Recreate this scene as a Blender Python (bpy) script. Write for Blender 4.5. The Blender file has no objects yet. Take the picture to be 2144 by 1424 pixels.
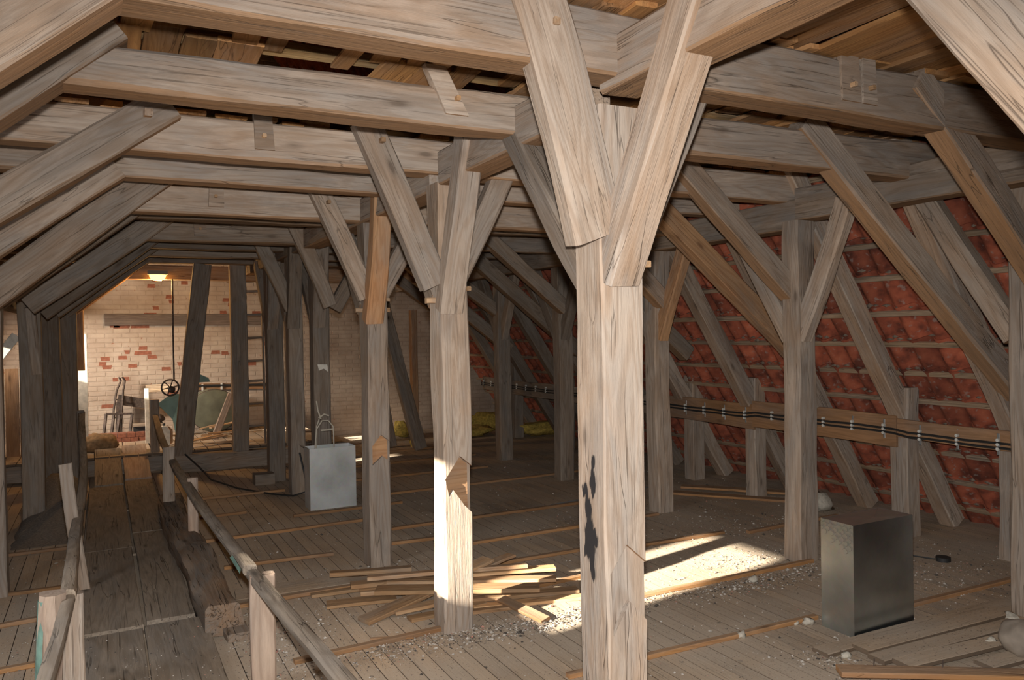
import bpy, bmesh, math, random
from mathutils import Vector, Matrix, Euler, noise
import numpy as np

random.seed(7)
noise.seed_set(3)
scene = bpy.context.scene
C = scene.collection

# ------------------------------------------------------------------ camera
H = 1.9                                   # eye height above the boards
cam_d = bpy.data.cameras.new('camera')
cam = bpy.data.objects.new('camera', cam_d)
C.objects.link(cam)
yaw, pitch, roll = math.atan(852 / 1645.0), -19.4 / 1645.0, 0.018
fw = Vector((math.sin(yaw) * math.cos(pitch), math.cos(yaw) * math.cos(pitch), math.sin(pitch)))
rt = Vector((math.cos(yaw), -math.sin(yaw), 0))
up = rt.cross(fw)
rt2 = rt * math.cos(roll) - up * math.sin(roll)
up2 = rt * math.sin(roll) + up * math.cos(roll)
cam.matrix_world = Matrix(((rt2.x, up2.x, -fw.x, 0), (rt2.y, up2.y, -fw.y, 0), (rt2.z, up2.z, -fw.z, H), (0, 0, 0, 1)))
cam_d.sensor_width = 36.0
cam_d.lens = 36.0 * 1645.0 / 2144.0
cam_d.clip_start = 0.05
scene.camera = cam

# ------------------------------------------------------------------ sky, sun, lights, exposure
world = bpy.data.worlds.new('sky')
scene.world = world
world.use_nodes = True
wn = world.node_tree.nodes
sky = wn.new('ShaderNodeTexSky')
sky.sky_type = 'NISHITA'
sky.sun_disc = False
sky.sun_elevation = math.radians(20)
sky.sun_rotation = math.radians(257)
world.node_tree.links.new(sky.outputs[0], wn['Background'].inputs[0])
wn['Background'].inputs[1].default_value = 0.14

SUN_DIR = Vector((1.0, 0.22, -0.365)).normalized()
sd = bpy.data.lights.new('sun', 'SUN')
sd.energy = 34.0
sd.angle = math.radians(0.9)
sd.color = (1.0, 0.90, 0.74)
so = bpy.data.objects.new('sun', sd)
C.objects.link(so)
so.rotation_euler = SUN_DIR.to_track_quat('-Z', 'Y').to_euler()
so.location = (-8, 2, 6)

fd = bpy.data.lights.new('camera_flash', 'SPOT')      # the photographer's flash, just above the lens
fd.energy = 940.0
fd.shadow_soft_size = 0.03
fd.spot_size = math.radians(116)
fd.spot_blend = 0.9
fd.color = (1.0, 0.965, 0.93)
fo = bpy.data.objects.new('camera_flash', fd)
C.objects.link(fo)
fo.location = Vector((0, 0, H)) + up2 * 0.14 + fw * 0.02
fo.rotation_euler = (fw - up2 * 0.33).to_track_quat('-Z', 'Y').to_euler()

def area(name, loc, direction, sx, sy, energy, col):
    d = bpy.data.lights.new(name, 'AREA')
    d.shape = 'RECTANGLE'
    d.size, d.size_y, d.energy, d.color = sx, sy, energy, col
    o = bpy.data.objects.new(name, d)
    C.objects.link(o)
    o.location = loc
    o.rotation_euler = Vector(direction).to_track_quat('-Z', 'Y').to_euler()
    return o

# daylight entering through the two openings in the left roof slope
area('daylight_front_opening', (-2.45, 3.55, 2.25), (1, 0.25, -0.3), 0.85, 0.6, 48, (0.93, 0.96, 1.0))
area('daylight_rear_opening', (-2.25, 12.65, 2.3), (1, 0.75, -0.35), 0.6, 0.6, 120, (1.0, 0.88, 0.74)).data.spread = math.radians(100)

scene.view_settings.view_transform = 'Standard'
scene.view_settings.look = 'None'
scene.view_settings.gamma = 1.0
scene.view_settings.use_curve_mapping = False
scene.view_settings.exposure = -0.08
scene.cycles.max_bounces = 5
scene.cycles.diffuse_bounces = 3
scene.cycles.glossy_bounces = 2
scene.cycles.caustics_reflective = False
scene.cycles.caustics_refractive = False
scene.cycles.use_denoising = True
scene.cycles.sample_clamp_indirect = 4.0

# ------------------------------------------------------------------ materials
def nodes_of(name):
    m = bpy.data.materials.new(name)
    m.use_nodes = True
    nt = m.node_tree
    return m, nt, nt.nodes, nt.links, nt.nodes['Principled BSDF']

def ramp(n, pts, interp='LINEAR'):
    r = n.new('ShaderNodeValToRGB')
    r.color_ramp.interpolation = interp
    e = r.color_ramp.elements
    while len(e) < len(pts):
        e.new(0.5)
    for i, (p, c) in enumerate(pts):
        e[i].position = p
        e[i].color = (c, c, c, 1) if isinstance(c, (int, float)) else (*c, 1)
    return r

def mixc(n, l, fac, a, b, blend='MIX'):
    m = n.new('ShaderNodeMix')
    m.data_type = 'RGBA'
    m.blend_type = blend
    m.clamp_factor = True
    for sock, v in ((m.inputs[0], fac), (m.inputs[6], a), (m.inputs[7], b)):
        if hasattr(v, 'is_linked'):
            l.new(v, sock)
        elif isinstance(v, tuple):
            sock.default_value = (*v, 1)
        else:
            sock.default_value = v
    return m.outputs[2]

def wood(name, base, warm, dark, under=None, grain=14.0, blotch=0.55, knots=True, vary=0.22, rough=0.85, bump=0.5, cracks=0.75, pale=None, rub=0.4, figure=0.35, dust=None):
    """sawn or hewn timber: the grain runs along local x"""
    m, nt, n, l, b = nodes_of(name)
    tc = n.new('ShaderNodeTexCoord')
    oi = n.new('ShaderNodeObjectInfo')
    add = n.new('ShaderNodeVectorMath'); add.operation = 'MULTIPLY_ADD'
    comb = n.new('ShaderNodeCombineXYZ')
    for i in range(3):
        l.new(oi.outputs['Random'], comb.inputs[i])
    l.new(comb.outputs[0], add.inputs[0])
    add.inputs[1].default_value = (37.0, 11.0, 23.0)
    l.new(tc.outputs['Object'], add.inputs[2])
    def tex(scale, det=5.0, rgh=0.6, dist=0.0, off=0.0):
        mp = n.new('ShaderNodeMapping'); mp.inputs['Scale'].default_value = scale
        mp.inputs['Location'].default_value = (off, off * 1.3, off * .7)
        l.new(add.outputs[0], mp.inputs[0])
        t = n.new('ShaderNodeTexNoise')
        t.inputs['Scale'].default_value = 1.0
        t.inputs['Detail'].default_value = det
        t.inputs['Roughness'].default_value = rgh
        t.inputs['Distortion'].default_value = dist
        l.new(mp.outputs[0], t.inputs[0])
        return t.outputs[0]
    def math_(op, a, b_=None, c=None):
        q = n.new('ShaderNodeMath'); q.operation = op
        for i, v in enumerate((a, b_, c)):
            if v is None: continue
            if hasattr(v, 'is_linked'): l.new(v, q.inputs[i])
            else: q.inputs[i].default_value = v
        return q.outputs[0]
    def rmp(src, pts):
        r = ramp(n, pts); l.new(src, r.inputs[0]); return r.outputs[0]
    g1 = tex((1.6, grain * 2.4, grain * 2.4), 6.0, 0.72, 0.3)
    g2 = tex((1.3, 4.5, 4.5), 4.0, 0.62, 0.5)
    g3 = tex((1.2, grain * 5.0, grain * 5.0), 3.0, 0.65)
    g6 = tex((0.9, 3.2, 3.2), 3.0, 0.6, 0.3, 11.0)
    g7 = tex((2.2, 12.0, 12.0), 5.0, 0.7, 0.3, 23.0)
    grey = tuple(0.80 * (0.35 * sum(base) / 3 + 0.65 * c) for c in base)
    col = mixc(n, l, rmp(g6, [(0.38, 0.0), (0.60, 1.0)]), grey, base)
    col = mixc(n, l, math_('MULTIPLY', rmp(g2, [(0.46, 0.0), (0.64, 1.0)]), blotch), col, warm)
    fg = tex((0.55, 5.5, 5.5), 2.0, 0.5, 0.2, 5.0)                       # growth-ring figure
    wv = math_('SINE', math_('MULTIPLY', fg, 95.0))
    col = mixc(n, l, math_('MULTIPLY', rmp(math_('MULTIPLY_ADD', wv, 0.5, 0.5), [(0.35, 0.0), (0.95, 1.0)]), figure), col, tuple(c * 0.62 for c in warm))
    col = mixc(n, l, rmp(g1, [(0.34, 0.36), (0.52, 0.0)]), col, tuple(c * 0.55 for c in base))
    pl_ = pale or tuple(min(1.0, c * 1.32 + .02) for c in base)
    col = mixc(n, l, math_('MULTIPLY', rmp(g7, [(0.52, 0.0), (0.68, 1.0)]), rub), col, pl_)
    ge = n.new('ShaderNodeNewGeometry')
    sp = n.new('ShaderNodeSeparateXYZ'); l.new(ge.outputs['True Normal'], sp.inputs[0])
    nz = math_('MULTIPLY_ADD', sp.outputs[2], 0.5, 0.5)
    if under is not None:
        un = mixc(n, l, rmp(g1, [(0.35, 0.0), (0.65, 1.0)]), tuple(c * 0.7 for c in under), tuple(c * 1.15 for c in under))
        col = mixc(n, l, rmp(nz, [(0.10, 0.8), (0.30, 0.0)]), col, un)   # no dust settles on the underside
    if dust is not None:
        col = mixc(n, l, math_('MULTIPLY', rmp(nz, [(0.80, 0.0), (0.95, 1.0)]), rmp(g7, [(0.30, 0.1), (0.5, 0.5)])), col, dust)
    r3 = rmp(g3, [(0.30, cracks), (0.385, 0.0)])
    col = mixc(n, l, r3, col, dark)
    g4 = tex((0.6, 8.0, 8.0), 3.0, 0.5, 0.3, 3.0)
    g5 = tex((1.5, 3.0, 3.0), 2.0, .5, 0, 8.0)
    mm = math_('MULTIPLY', rmp(g4, [(0.494, 0.0), (0.5, cracks * .8), (0.506, 0.0)]), rmp(g5, [(0.47, 0.0), (0.58, 1.0)]))
    col = mixc(n, l, mm, col, tuple(c * 0.5 for c in dark))
    if knots:
        mp = n.new('ShaderNodeMapping'); mp.inputs['Scale'].default_value = (1.8, 5.5, 5.5)
        l.new(add.outputs[0], mp.inputs[0])
        v = n.new('ShaderNodeTexVoronoi'); v.inputs['Scale'].default_value = 1.0
        l.new(mp.outputs[0], v.inputs[0])
        col = mixc(n, l, rmp(v.outputs['Distance'], [(0.05, 0.8), (0.10, 0.3), (0.17, 0.0)]), col, tuple(c * 0.95 for c in dark))
    hv = n.new('ShaderNodeHueSaturation')                                # each timber a little lighter or darker
    mr = n.new('ShaderNodeMapRange'); mr.inputs[3].default_value = 1 - vary; mr.inputs[4].default_value = 1 + vary
    l.new(oi.outputs['Random'], mr.inputs[0]); l.new(mr.outputs[0], hv.inputs['Value'])
    l.new(col, hv.inputs['Color'])
    l.new(hv.outputs[0], b.inputs['Base Color'])
    b.inputs['Roughness'].default_value = rough
    b.inputs['Specular IOR Level'].default_value = 0.25
    hh = math_('SUBTRACT', math_('SUBTRACT', math_('MULTIPLY_ADD', g2, 0.8, g1), r3), math_('MULTIPLY', mm, 1.5))
    bp = n.new('ShaderNodeBump'); bp.inputs['Strength'].default_value = bump; bp.inputs['Distance'].default_value = 0.014
    l.new(hh, bp.inputs['Height'])
    l.new(bp.outputs[0], b.inputs['Normal'])
    return m, n, l, b, hv, tc

M = {}
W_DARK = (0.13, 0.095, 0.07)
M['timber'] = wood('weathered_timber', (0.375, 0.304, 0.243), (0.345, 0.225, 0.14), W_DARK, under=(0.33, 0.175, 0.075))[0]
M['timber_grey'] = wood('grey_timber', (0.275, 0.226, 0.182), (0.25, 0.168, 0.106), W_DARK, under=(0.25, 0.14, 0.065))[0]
M['timber_orange'] = wood('fresh_or_lamplit_timber', (0.46, 0.27, 0.14), (0.44, 0.20, 0.08), (0.2, 0.1, 0.05))[0]  # fresh brown wood; on the lamplit far timbers its orange imitates lamp glow
M['ceiling_board'] = wood('ceiling_board_wood', (0.47, 0.24, 0.085), (0.38, 0.165, 0.05), (0.10, 0.055, 0.03), vary=0.35, cracks=0.5, rub=.15)[0]
M['yellow_plank'] = wood('yellow_plank_wood', (0.50, 0.33, 0.15), (0.42, 0.25, 0.10), (0.17, 0.1, 0.05), vary=0.2, cracks=0.5)[0]
M['lath'] = wood('lath_wood', (0.40, 0.21, 0.085), (0.34, 0.16, 0.06), (0.15, 0.085, 0.045), vary=0.25, cracks=0.4, dust=(0.30, 0.225, 0.16))[0]
M['offcut'] = wood('offcut_wood', (0.50, 0.315, 0.165), (0.46, 0.235, 0.10), (0.2, 0.11, 0.06), vary=0.35, cracks=0.4)[0]
M['batten'] = wood('batten_wood', (0.36, 0.26, 0.17), (0.32, 0.21, 0.12), (0.12, 0.09, 0.06), vary=0.2)[0]
M['walk'] = wood('walkway_plank_wood', (0.29, 0.235, 0.18), (0.25, 0.19, 0.135), (0.07, 0.055, 0.042), vary=0.12, grain=9, bump=0.6)[0]
M['rail'] = wood('handrail_wood', (0.36, 0.29, 0.22), (0.24, 0.18, 0.13), (0.11, 0.09, 0.07), vary=0.15)[0]
M['log'] = wood('rotten_log_wood', (0.25, 0.195, 0.15), (0.33, 0.185, 0.09), (0.08, 0.055, 0.035), vary=0.05, bump=0.9, grain=9)[0]
M['tray'] = wood('cable_board_wood', (0.345, 0.19, 0.095), (0.30, 0.16, 0.075), (0.14, 0.08, 0.045), vary=0.2, cracks=0.3)[0]
M['pine'] = wood('pale_pine_post_wood', (0.45, 0.34, 0.26), (0.43, 0.28, 0.20), (0.2, 0.13, 0.08), vary=0.1, cracks=0.4)[0]

M['shade_band'] = wood('ledge_shade_timber', (0.17, 0.135, 0.115), (0.15, 0.11, 0.09), (0.05, 0.04, 0.03))[0]  # dark tone painted for the ledge shadow on the brick wall
def floor_mat(name, base, dark):
    """dusty boards: grain along local x, grey dust and droppings"""
    m, n, l, b, hv, tc = wood(name, base, tuple(c * 0.85 for c in base), dark, vary=0.16, knots=False, bump=0.25, cracks=0.45, rub=.2, figure=.15)
    ge = n.new('ShaderNodeNewGeometry')
    t = n.new('ShaderNodeTexNoise'); t.inputs['Scale'].default_value = 1.1; t.inputs['Detail'].default_value = 6.0
    l.new(ge.outputs['Position'], t.inputs[0])
    r = ramp(n, [(0.34, 0.1), (0.60, 0.85)]); l.new(t.outputs[0], r.inputs[0])
    col = mixc(n, l, r.outputs[0], hv.outputs[0], (0.50, 0.415, 0.325))
    v = n.new('ShaderNodeTexNoise'); v.inputs['Scale'].default_value = 75.0; v.inputs['Detail'].default_value = 2.0
    l.new(ge.outputs['Position'], v.inputs[0])
    r2 = ramp(n, [(0.66, 0.0), (0.70, 0.8)]); l.new(v.outputs[0], r2.inputs[0])
    col = mixc(n, l, r2.outputs[0], col, (0.50, 0.46, 0.40))
    r3 = ramp(n, [(0.30, 0.8), (0.35, 0.0)]); l.new(v.outputs[0], r3.inputs[0])
    col = mixc(n, l, r3.outputs[0], col, (0.07, 0.055, 0.045))
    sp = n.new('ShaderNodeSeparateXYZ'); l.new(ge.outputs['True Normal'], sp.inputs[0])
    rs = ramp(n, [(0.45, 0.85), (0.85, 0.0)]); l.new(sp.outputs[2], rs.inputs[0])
    col = mixc(n, l, rs.outputs[0], col, (0.085, 0.055, 0.035))         # side faces coloured darker so the board joints read as dark lines
    l.new(col, b.inputs['Base Color'])
    return m
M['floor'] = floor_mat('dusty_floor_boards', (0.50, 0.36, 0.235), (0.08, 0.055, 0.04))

def plain(name, col, rough=0.8, metal=0.0, scale=None, var=0.25, emit=None, strength=0.0, bump=0.0):
    m, nt, n, l, b = nodes_of(name)
    b.inputs['Roughness'].default_value = rough
    b.inputs['Metallic'].default_value = metal
    b.inputs['Base Color'].default_value = (*col, 1)
    if scale:
        tc = n.new('ShaderNodeTexCoord')
        t = n.new('ShaderNodeTexNoise'); t.inputs['Scale'].default_value = scale; t.inputs['Detail'].default_value = 5.0
        l.new(tc.outputs['Object'], t.inputs[0])
        r = ramp(n, [(0.3, tuple(c * (1 - var) for c in col)), (0.7, tuple(min(1, c * (1 + var)) for c in col))])
        l.new(t.outputs[0], r.inputs[0]); l.new(r.outputs[0], b.inputs['Base Color'])
        if bump:
            bp = n.new('ShaderNodeBump'); bp.inputs['Strength'].default_value = bump; bp.inputs['Distance'].default_value = 0.01
            l.new(t.outputs[0], bp.inputs['Height']); l.new(bp.outputs[0], b.inputs['Normal'])
    if emit:
        b.inputs['Emission Color'].default_value = (*emit, 1)
        b.inputs['Emission Strength'].default_value = strength
    return m

def zinc(name, col, rough, metal):
    """galvanised sheet with spangle, white specks and dribbles"""
    m, nt, n, l, b = nodes_of(name)
    tc = n.new('ShaderNodeTexCoord')
    v = n.new('ShaderNodeTexVoronoi'); v.inputs['Scale'].default_value = 38.0; l.new(tc.outputs['Object'], v.inputs[0])
    t = n.new('ShaderNodeTexNoise'); t.inputs['Scale'].default_value = 3.5; t.inputs['Detail'].default_value = 5; l.new(tc.outputs['Object'], t.inputs[0])
    r = ramp(n, [(0.3, tuple(c * 0.8 for c in col)), (0.7, tuple(min(1, c * 1.15) for c in col))]); l.new(t.outputs[0], r.inputs[0])
    c2 = mixc(n, l, 0.05, r.outputs[0], v.outputs['Color'], 'OVERLAY')
    mp = n.new('ShaderNodeMapping'); mp.inputs['Scale'].default_value = (90, 90, 35); l.new(tc.outputs['Object'], mp.inputs[0])
    s = n.new('ShaderNodeTexNoise'); s.inputs['Scale'].default_value = 1.0; s.inputs['Detail'].default_value = 2; l.new(mp.outputs[0], s.inputs[0])
    rs = ramp(n, [(0.70, 0.0), (0.74, 0.8)]); l.new(s.outputs[0], rs.inputs[0])
    c3 = mixc(n, l, rs.outputs[0], c2, (0.62, 0.62, 0.6))
    l.new(c3, b.inputs['Base Color'])
    b.inputs['Metallic'].default_value = metal
    b.inputs['Roughness'].default_value = rough
    return m
M['zinc'] = zinc('galvanised_sheet', (0.60, 0.62, 0.61), 0.45, 0.5)
M['zinc_dark'] = zinc('dull_galvanised_sheet', (0.58, 0.65, 0.68), 0.33, 1.0)
M['wire'] = plain('wire_steel', (0.30, 0.30, 0.29), 0.45, 0.8)
M['black'] = plain('black_rubber', (0.02, 0.02, 0.02), 0.6)
M['clip'] = plain('pale_clip_plastic', (0.62, 0.62, 0.58), 0.5)
M['strap_metal'] = plain('clip_rail_metal', (0.33, 0.34, 0.34), 0.5, 0.7)
M['cream'] = plain('cream_painted_wire', (0.56, 0.50, 0.40), 0.6)
M['tar'] = plain('black_tar', (0.018, 0.017, 0.018), 0.6, scale=40, var=0.5)
M['green'] = plain('faded_green_paint', (0.16, 0.27, 0.22), 0.7, scale=18, var=0.3)
M['teal'] = plain('teal_paint', (0.12, 0.21, 0.19), 0.6, scale=6)
M['iron'] = plain('rusty_iron', (0.075, 0.055, 0.045), 0.7, 0.4, scale=30, var=0.5)
M['tank'] = plain('dull_green_tank', (0.11, 0.115, 0.08), 0.7, scale=5, var=0.3)
M['tarp'] = plain('dark_grey_sacking', (0.19, 0.165, 0.14), 0.95, scale=60, var=0.35, bump=0.6)
M['wool'] = plain('yellow_mineral_wool', (0.46, 0.33, 0.07), 0.95, scale=25, var=0.4, bump=0.8)
M['sack'] = plain('brown_sack_cloth', (0.24, 0.15, 0.075), 0.95, scale=20, var=0.4, bump=0.6)
M['white'] = plain('chipped_white_paint', (0.66, 0.62, 0.54), 0.7, scale=15, var=0.2)
M['stone'] = plain('grey_stoneware', (0.27, 0.225, 0.18), 0.85, scale=9, var=0.25, bump=0.3)
M['peb_light'] = plain('pale_rubble', (0.48, 0.44, 0.39), 0.95, scale=30, var=0.2)
M['peb_mid'] = plain('brown_rubble', (0.22, 0.175, 0.135), 0.95, scale=30, var=0.3)
M['peb_dark'] = plain('dark_rubble', (0.07, 0.058, 0.048), 0.95)
M['peb_brick'] = plain('brick_rubble', (0.40, 0.20, 0.15), 0.95, scale=30, var=0.2)
M['mortar_chunk'] = plain('mortar_lump', (0.46, 0.42, 0.35), 0.95, scale=40, var=0.2, bump=0.5)
M['under'] = plain('dark_subfloor', (0.05, 0.04, 0.03), 0.95)
M['lamp_glass'] = plain('glowing_lamp_glass', (1.0, 0.72, 0.3), 0.3, emit=(1.0, 0.50, 0.09), strength=7.0)
M['lamp_base'] = plain('grey_lamp_housing', (0.20, 0.18, 0.15), 0.6)
M['brick'] = plain('bare_red_brick', (0.23, 0.085, 0.05), 0.95, scale=25, var=0.3, bump=0.5)
M['mesh_dark'] = plain('grey_canvas', (0.22, 0.20, 0.17), 0.95, scale=30, var=0.2, bump=0.4)

def tile_mat():
    m, nt, n, l, b = nodes_of('red_clay_tile')
    tc = n.new('ShaderNodeTexCoord'); oi = n.new('ShaderNodeObjectInfo')
    ge = n.new('ShaderNodeNewGeometry')
    t = n.new('ShaderNodeTexNoise'); t.inputs['Scale'].default_value = 9.0; t.inputs['Detail'].default_value = 6.0
    l.new(ge.outputs['Position'], t.inputs[0])
    r = ramp(n, [(0.32, (0.12, 0.032, 0.018)), (0.5, (0.29, 0.072, 0.036)), (0.72, (0.40, 0.115, 0.058))]); l.new(t.outputs[0], r.inputs[0])
    hv = n.new('ShaderNodeHueSaturation'); mr = n.new('ShaderNodeMapRange'); mr.inputs[3].default_value = 0.6; mr.inputs[4].default_value = 1.3
    l.new(oi.outputs['Random'], mr.inputs[0]); l.new(mr.outputs[0], hv.inputs['Value']); l.new(r.outputs[0], hv.inputs['Color'])
    t2 = n.new('ShaderNodeTexNoise'); t2.inputs['Scale'].default_value = 22.0; t2.inputs['Detail'].default_value = 3.0
    l.new(ge.outputs['Position'], t2.inputs[0])
    r2 = ramp(n, [(0.60, 0.0), (0.70, 0.55)]); l.new(t2.outputs[0], r2.inputs[0])
    col = mixc(n, l, r2.outputs[0], hv.outputs[0], (0.30, 0.25, 0.22))
    l.new(col, b.inputs['Base Color'])
    b.inputs['Roughness'].default_value = 0.9
    return m
M['tile'] = tile_mat()

def limewash_mat():
    m, nt, n, l, b = nodes_of('limewashed_brickwork')
    ge = n.new('ShaderNodeNewGeometry')
    mp = n.new('ShaderNodeMapping'); mp.inputs['Rotation'].default_value = (math.radians(90), 0, 0)
    l.new(ge.outputs['Position'], mp.inputs[0])
    bt = n.new('ShaderNodeTexBrick')
    bt.inputs['Scale'].default_value = 1.0
    bt.inputs['Brick Width'].default_value = 0.25; bt.inputs['Row Height'].default_value = 0.079; bt.inputs['Mortar Size'].default_value = 0.012
    bt.inputs['Mortar Smooth'].default_value = 0.6
    bt.inputs['Color1'].default_value = (0.47, 0.39, 0.32, 1); bt.inputs['Color2'].default_value = (0.50, 0.42, 0.345, 1); bt.inputs['Mortar'].default_value = (0.46, 0.38, 0.31, 1)
    l.new(mp.outputs[0], bt.inputs[0])
    t = n.new('ShaderNodeTexNoise'); t.inputs['Scale'].default_value = 1.6; t.inputs['Detail'].default_value = 8; t.inputs['Roughness'].default_value = 0.65
    l.new(ge.outputs['Position'], t.inputs[0])
    r = ramp(n, [(0.3, (0.60, 0.54, 0.50)), (0.7, (1.0, 1.0, 1.0))]); l.new(t.outputs[0], r.inputs[0])
    col = mixc(n, l, 1.0, bt.outputs[0], r.outputs[0], 'MULTIPLY')
    t2 = n.new('ShaderNodeTexNoise'); t2.inputs['Scale'].default_value = 14.0; t2.inputs['Detail'].default_value = 3
    l.new(ge.outputs['Position'], t2.inputs[0])
    r2 = ramp(n, [(0.68, 0.0), (0.72, 0.85)]); l.new(t2.outputs[0], r2.inputs[0])
    col = mixc(n, l, r2.outputs[0], col, (0.27, 0.12, 0.075))
    l.new(col, b.inputs['Base Color']); b.inputs['Roughness'].default_value = 0.95
    bp = n.new('ShaderNodeBump'); bp.inputs['Strength'].default_value = 0.6; bp.inputs['Distance'].default_value = 0.01
    l.new(bt.outputs['Fac'], bp.inputs['Height']); bp.invert = True
    l.new(bp.outputs[0], b.inputs['Normal'])
    return m
M['limewash'] = limewash_mat()

# ------------------------------------------------------------------ helpers
def tag(o, label=None, cat=None, group=None, kind=None):
    if label: o['label'] = label
    if cat: o['category'] = cat
    if group: o['group'] = group
    if kind: o['kind'] = kind
    return o

def link(o, parent=None):
    C.objects.link(o)
    if parent is not None:
        o.parent = parent
        o.matrix_parent_inverse = WORLD[parent.name].inverted()
    return o

WORLD = {}
def finish(o, mw, parent=None):
    """mw is the world matrix; parents keep theirs in WORLD"""
    link(o, parent)
    o.matrix_basis = mw
    WORLD[o.name] = mw.copy()
    return o

def mesh(name, verts, faces, mats, mw=None, parent=None, smooth=None, midx=None):
    me = bpy.data.meshes.new(name)
    me.from_pydata([tuple(v) for v in verts], [], faces)
    for mt in (mats if isinstance(mats, (list, tuple)) else [mats]):
        me.materials.append(mt)
    if midx is not None:
        me.polygons.foreach_set('material_index', midx)
    if smooth is not None:
        me.shade_smooth()
        if smooth < 179:
            me.set_sharp_from_angle(angle=math.radians(smooth))
    me.update()
    o = bpy.data.objects.new(name, me)
    return finish(o, mw if mw is not None else Matrix.Identity(4), parent)

def empty(name, loc, label=None, cat=None, group=None, kind='thing'):
    o = bpy.data.objects.new(name, None)
    o.empty_display_size = 0.1
    finish(o, Matrix.Translation(loc))
    return tag(o, label, cat, group, kind)

def frame(a, b, upv=(0, 0, 1), roll=0.0):
    a, b = Vector(a), Vector(b)
    x = (b - a).normalized()
    u = Vector(upv)
    if abs(x.dot(u)) > 0.98:
        u = Vector((0, 1, 0))
    y = u.cross(x).normalized()
    z = x.cross(y)
    mw = Matrix(((x.x, y.x, z.x, 0), (x.y, y.y, z.y, 0), (x.z, y.z, z.z, 0), (0, 0, 0, 1)))
    if roll:
        mw = mw @ Matrix.Rotation(roll, 4, 'X')
    mw.translation = (a + b) / 2
    return mw, (b - a).length

def beam_geo(L, w, h, n=14, wob=0.006, cham=0.012, bend=0.01, w2=None, h2=None, sky=(0.0, 0.0)):
    """hewn timber along local x, w across local y, h along local z: wavering arrises, waney corners"""
    seed = random.random() * 100
    verts, faces = [], []
    for i in range(n + 1):
        t = i / n
        ww = (w + ((w2 or w) - w) * t) / 2
        hh = (h + ((h2 or h) - h) * t) / 2
        f = 4.0 * t * (1 - t)
        by = bend * f * math.sin(seed) + wob * 0.6 * noise.noise((seed, t * L * 1.2, 0))
        bz = bend * f * math.cos(seed * 1.7) + wob * 0.6 * noise.noise((seed + 9, t * L * 1.2, 0))
        cs = [max(0.003, cham * (0.55 + 1.6 * abs(noise.noise((seed + 20 * k, t * L * 1.6, 3))))) for k in range(4)]
        pr = []
        sg = [(-1, -1), (1, -1), (1, 1), (-1, 1)]
        for k, (sy, sz) in enumerate(sg):
            c = cs[k]
            p1 = (sy * ww, sz * (hh - c)); p2 = (sy * (ww - c), sz * hh)
            pr += [p1, p2] if k in (0, 2) else [p2, p1]
        x0 = -L / 2 + L * t
        for q, (y, z) in enumerate(pr):
            dy = wob * noise.noise((y * 9 + seed, z * 9, t * L * 2.2))
            dz = wob * noise.noise((y * 9 + seed, z * 9 + 40, t * L * 2.2))
            xs = x0
            if i == 0: xs += sky[0] * y
            if i == n: xs += sky[1] * y
            verts.append((xs, y + by + dy, z + bz + dz))
    for i in range(n):
        for q in range(8):
            a, b_ = i * 8 + q, i * 8 + (q + 1) % 8
            faces.append((a, b_, b_ + 8, a + 8))
    faces.append(tuple(reversed(range(8))))
    faces.append(tuple(range(n * 8, n * 8 + 8)))
    return verts, [tuple(reversed(f)) for f in faces]

def beam(name, a, b, w, h, mat='timber', parent=None, upv=(0, 0, 1), roll=0.0, label=None, cat=None, group=None, kind=None, **kw):
    mw, L = frame(a, b, upv, roll)
    kw.setdefault('n', max(3, min(20, int(L / 0.14))))
    v, f = beam_geo(L, w, h, **kw)
    o = mesh(name, v, f, M[mat] if isinstance(mat, str) else mat, mw, parent, smooth=38)
    return tag(o, label, cat, group, kind)

def board(name, a, b, w, t, mat, parent=None, upv=(0, 0, 1), roll=0.0, warp=0.004, n=5, **tags):
    mw, L = frame(a, b, upv, roll)
    v, f = beam_geo(L, w, t, n=n, wob=warp * 0.6, cham=min(0.004, t * 0.2), bend=warp)
    o = mesh(name, v, f, M[mat] if isinstance(mat, str) else mat, mw, parent, smooth=30)
    return tag(o, **tags)

def tube_geo(pts, r, seg=8, r2=None, cap=True):
    pts = [Vector(p) for p in pts]
    verts, faces = [], []
    nrm = None
    for i, p in enumerate(pts):
        d = (pts[min(i + 1, len(pts) - 1)] - pts[max(i - 1, 0)]).normalized()
        if nrm is None:
            nrm = d.orthogonal().normalized()
        nrm = (nrm - d * nrm.dot(d)).normalized()
        bn = d.cross(nrm)
        rr = r if r2 is None else r + (r2 - r) * i / (len(pts) - 1)
        for k in range(seg):
            a = 2 * math.pi * k / seg
            verts.append(p + (nrm * math.cos(a) + bn * math.sin(a)) * rr)
    for i in range(len(pts) - 1):
        for k in range(seg):
            a, b_ = i * seg + k, i * seg + (k + 1) % seg
            faces.append((a, b_, b_ + seg, a + seg))
    if cap:
        faces.append(tuple(reversed(range(seg))))
        faces.append(tuple(range((len(pts) - 1) * seg, len(pts) * seg)))
    return verts, faces

def tube(name, pts, r, mat, parent=None, seg=8, r2=None, centre=True, **tags):
    c = sum((Vector(p) for p in pts), Vector()) / len(pts)
    v, f = tube_geo([Vector(p) - c for p in pts], r, seg, r2)
    o = mesh(name, v, f, M[mat], Matrix.Translation(c), parent, smooth=50)
    return tag(o, **tags)

def peg(parent, p, d, ln=0.05, r=0.014, mat='offcut'):
    p, d = Vector(p), Vector(d).normalized()
    return board('peg', p - d * 0.03, p + d * ln, r * 2, r * 2, mat, parent, warp=0.002, n=2)

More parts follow.
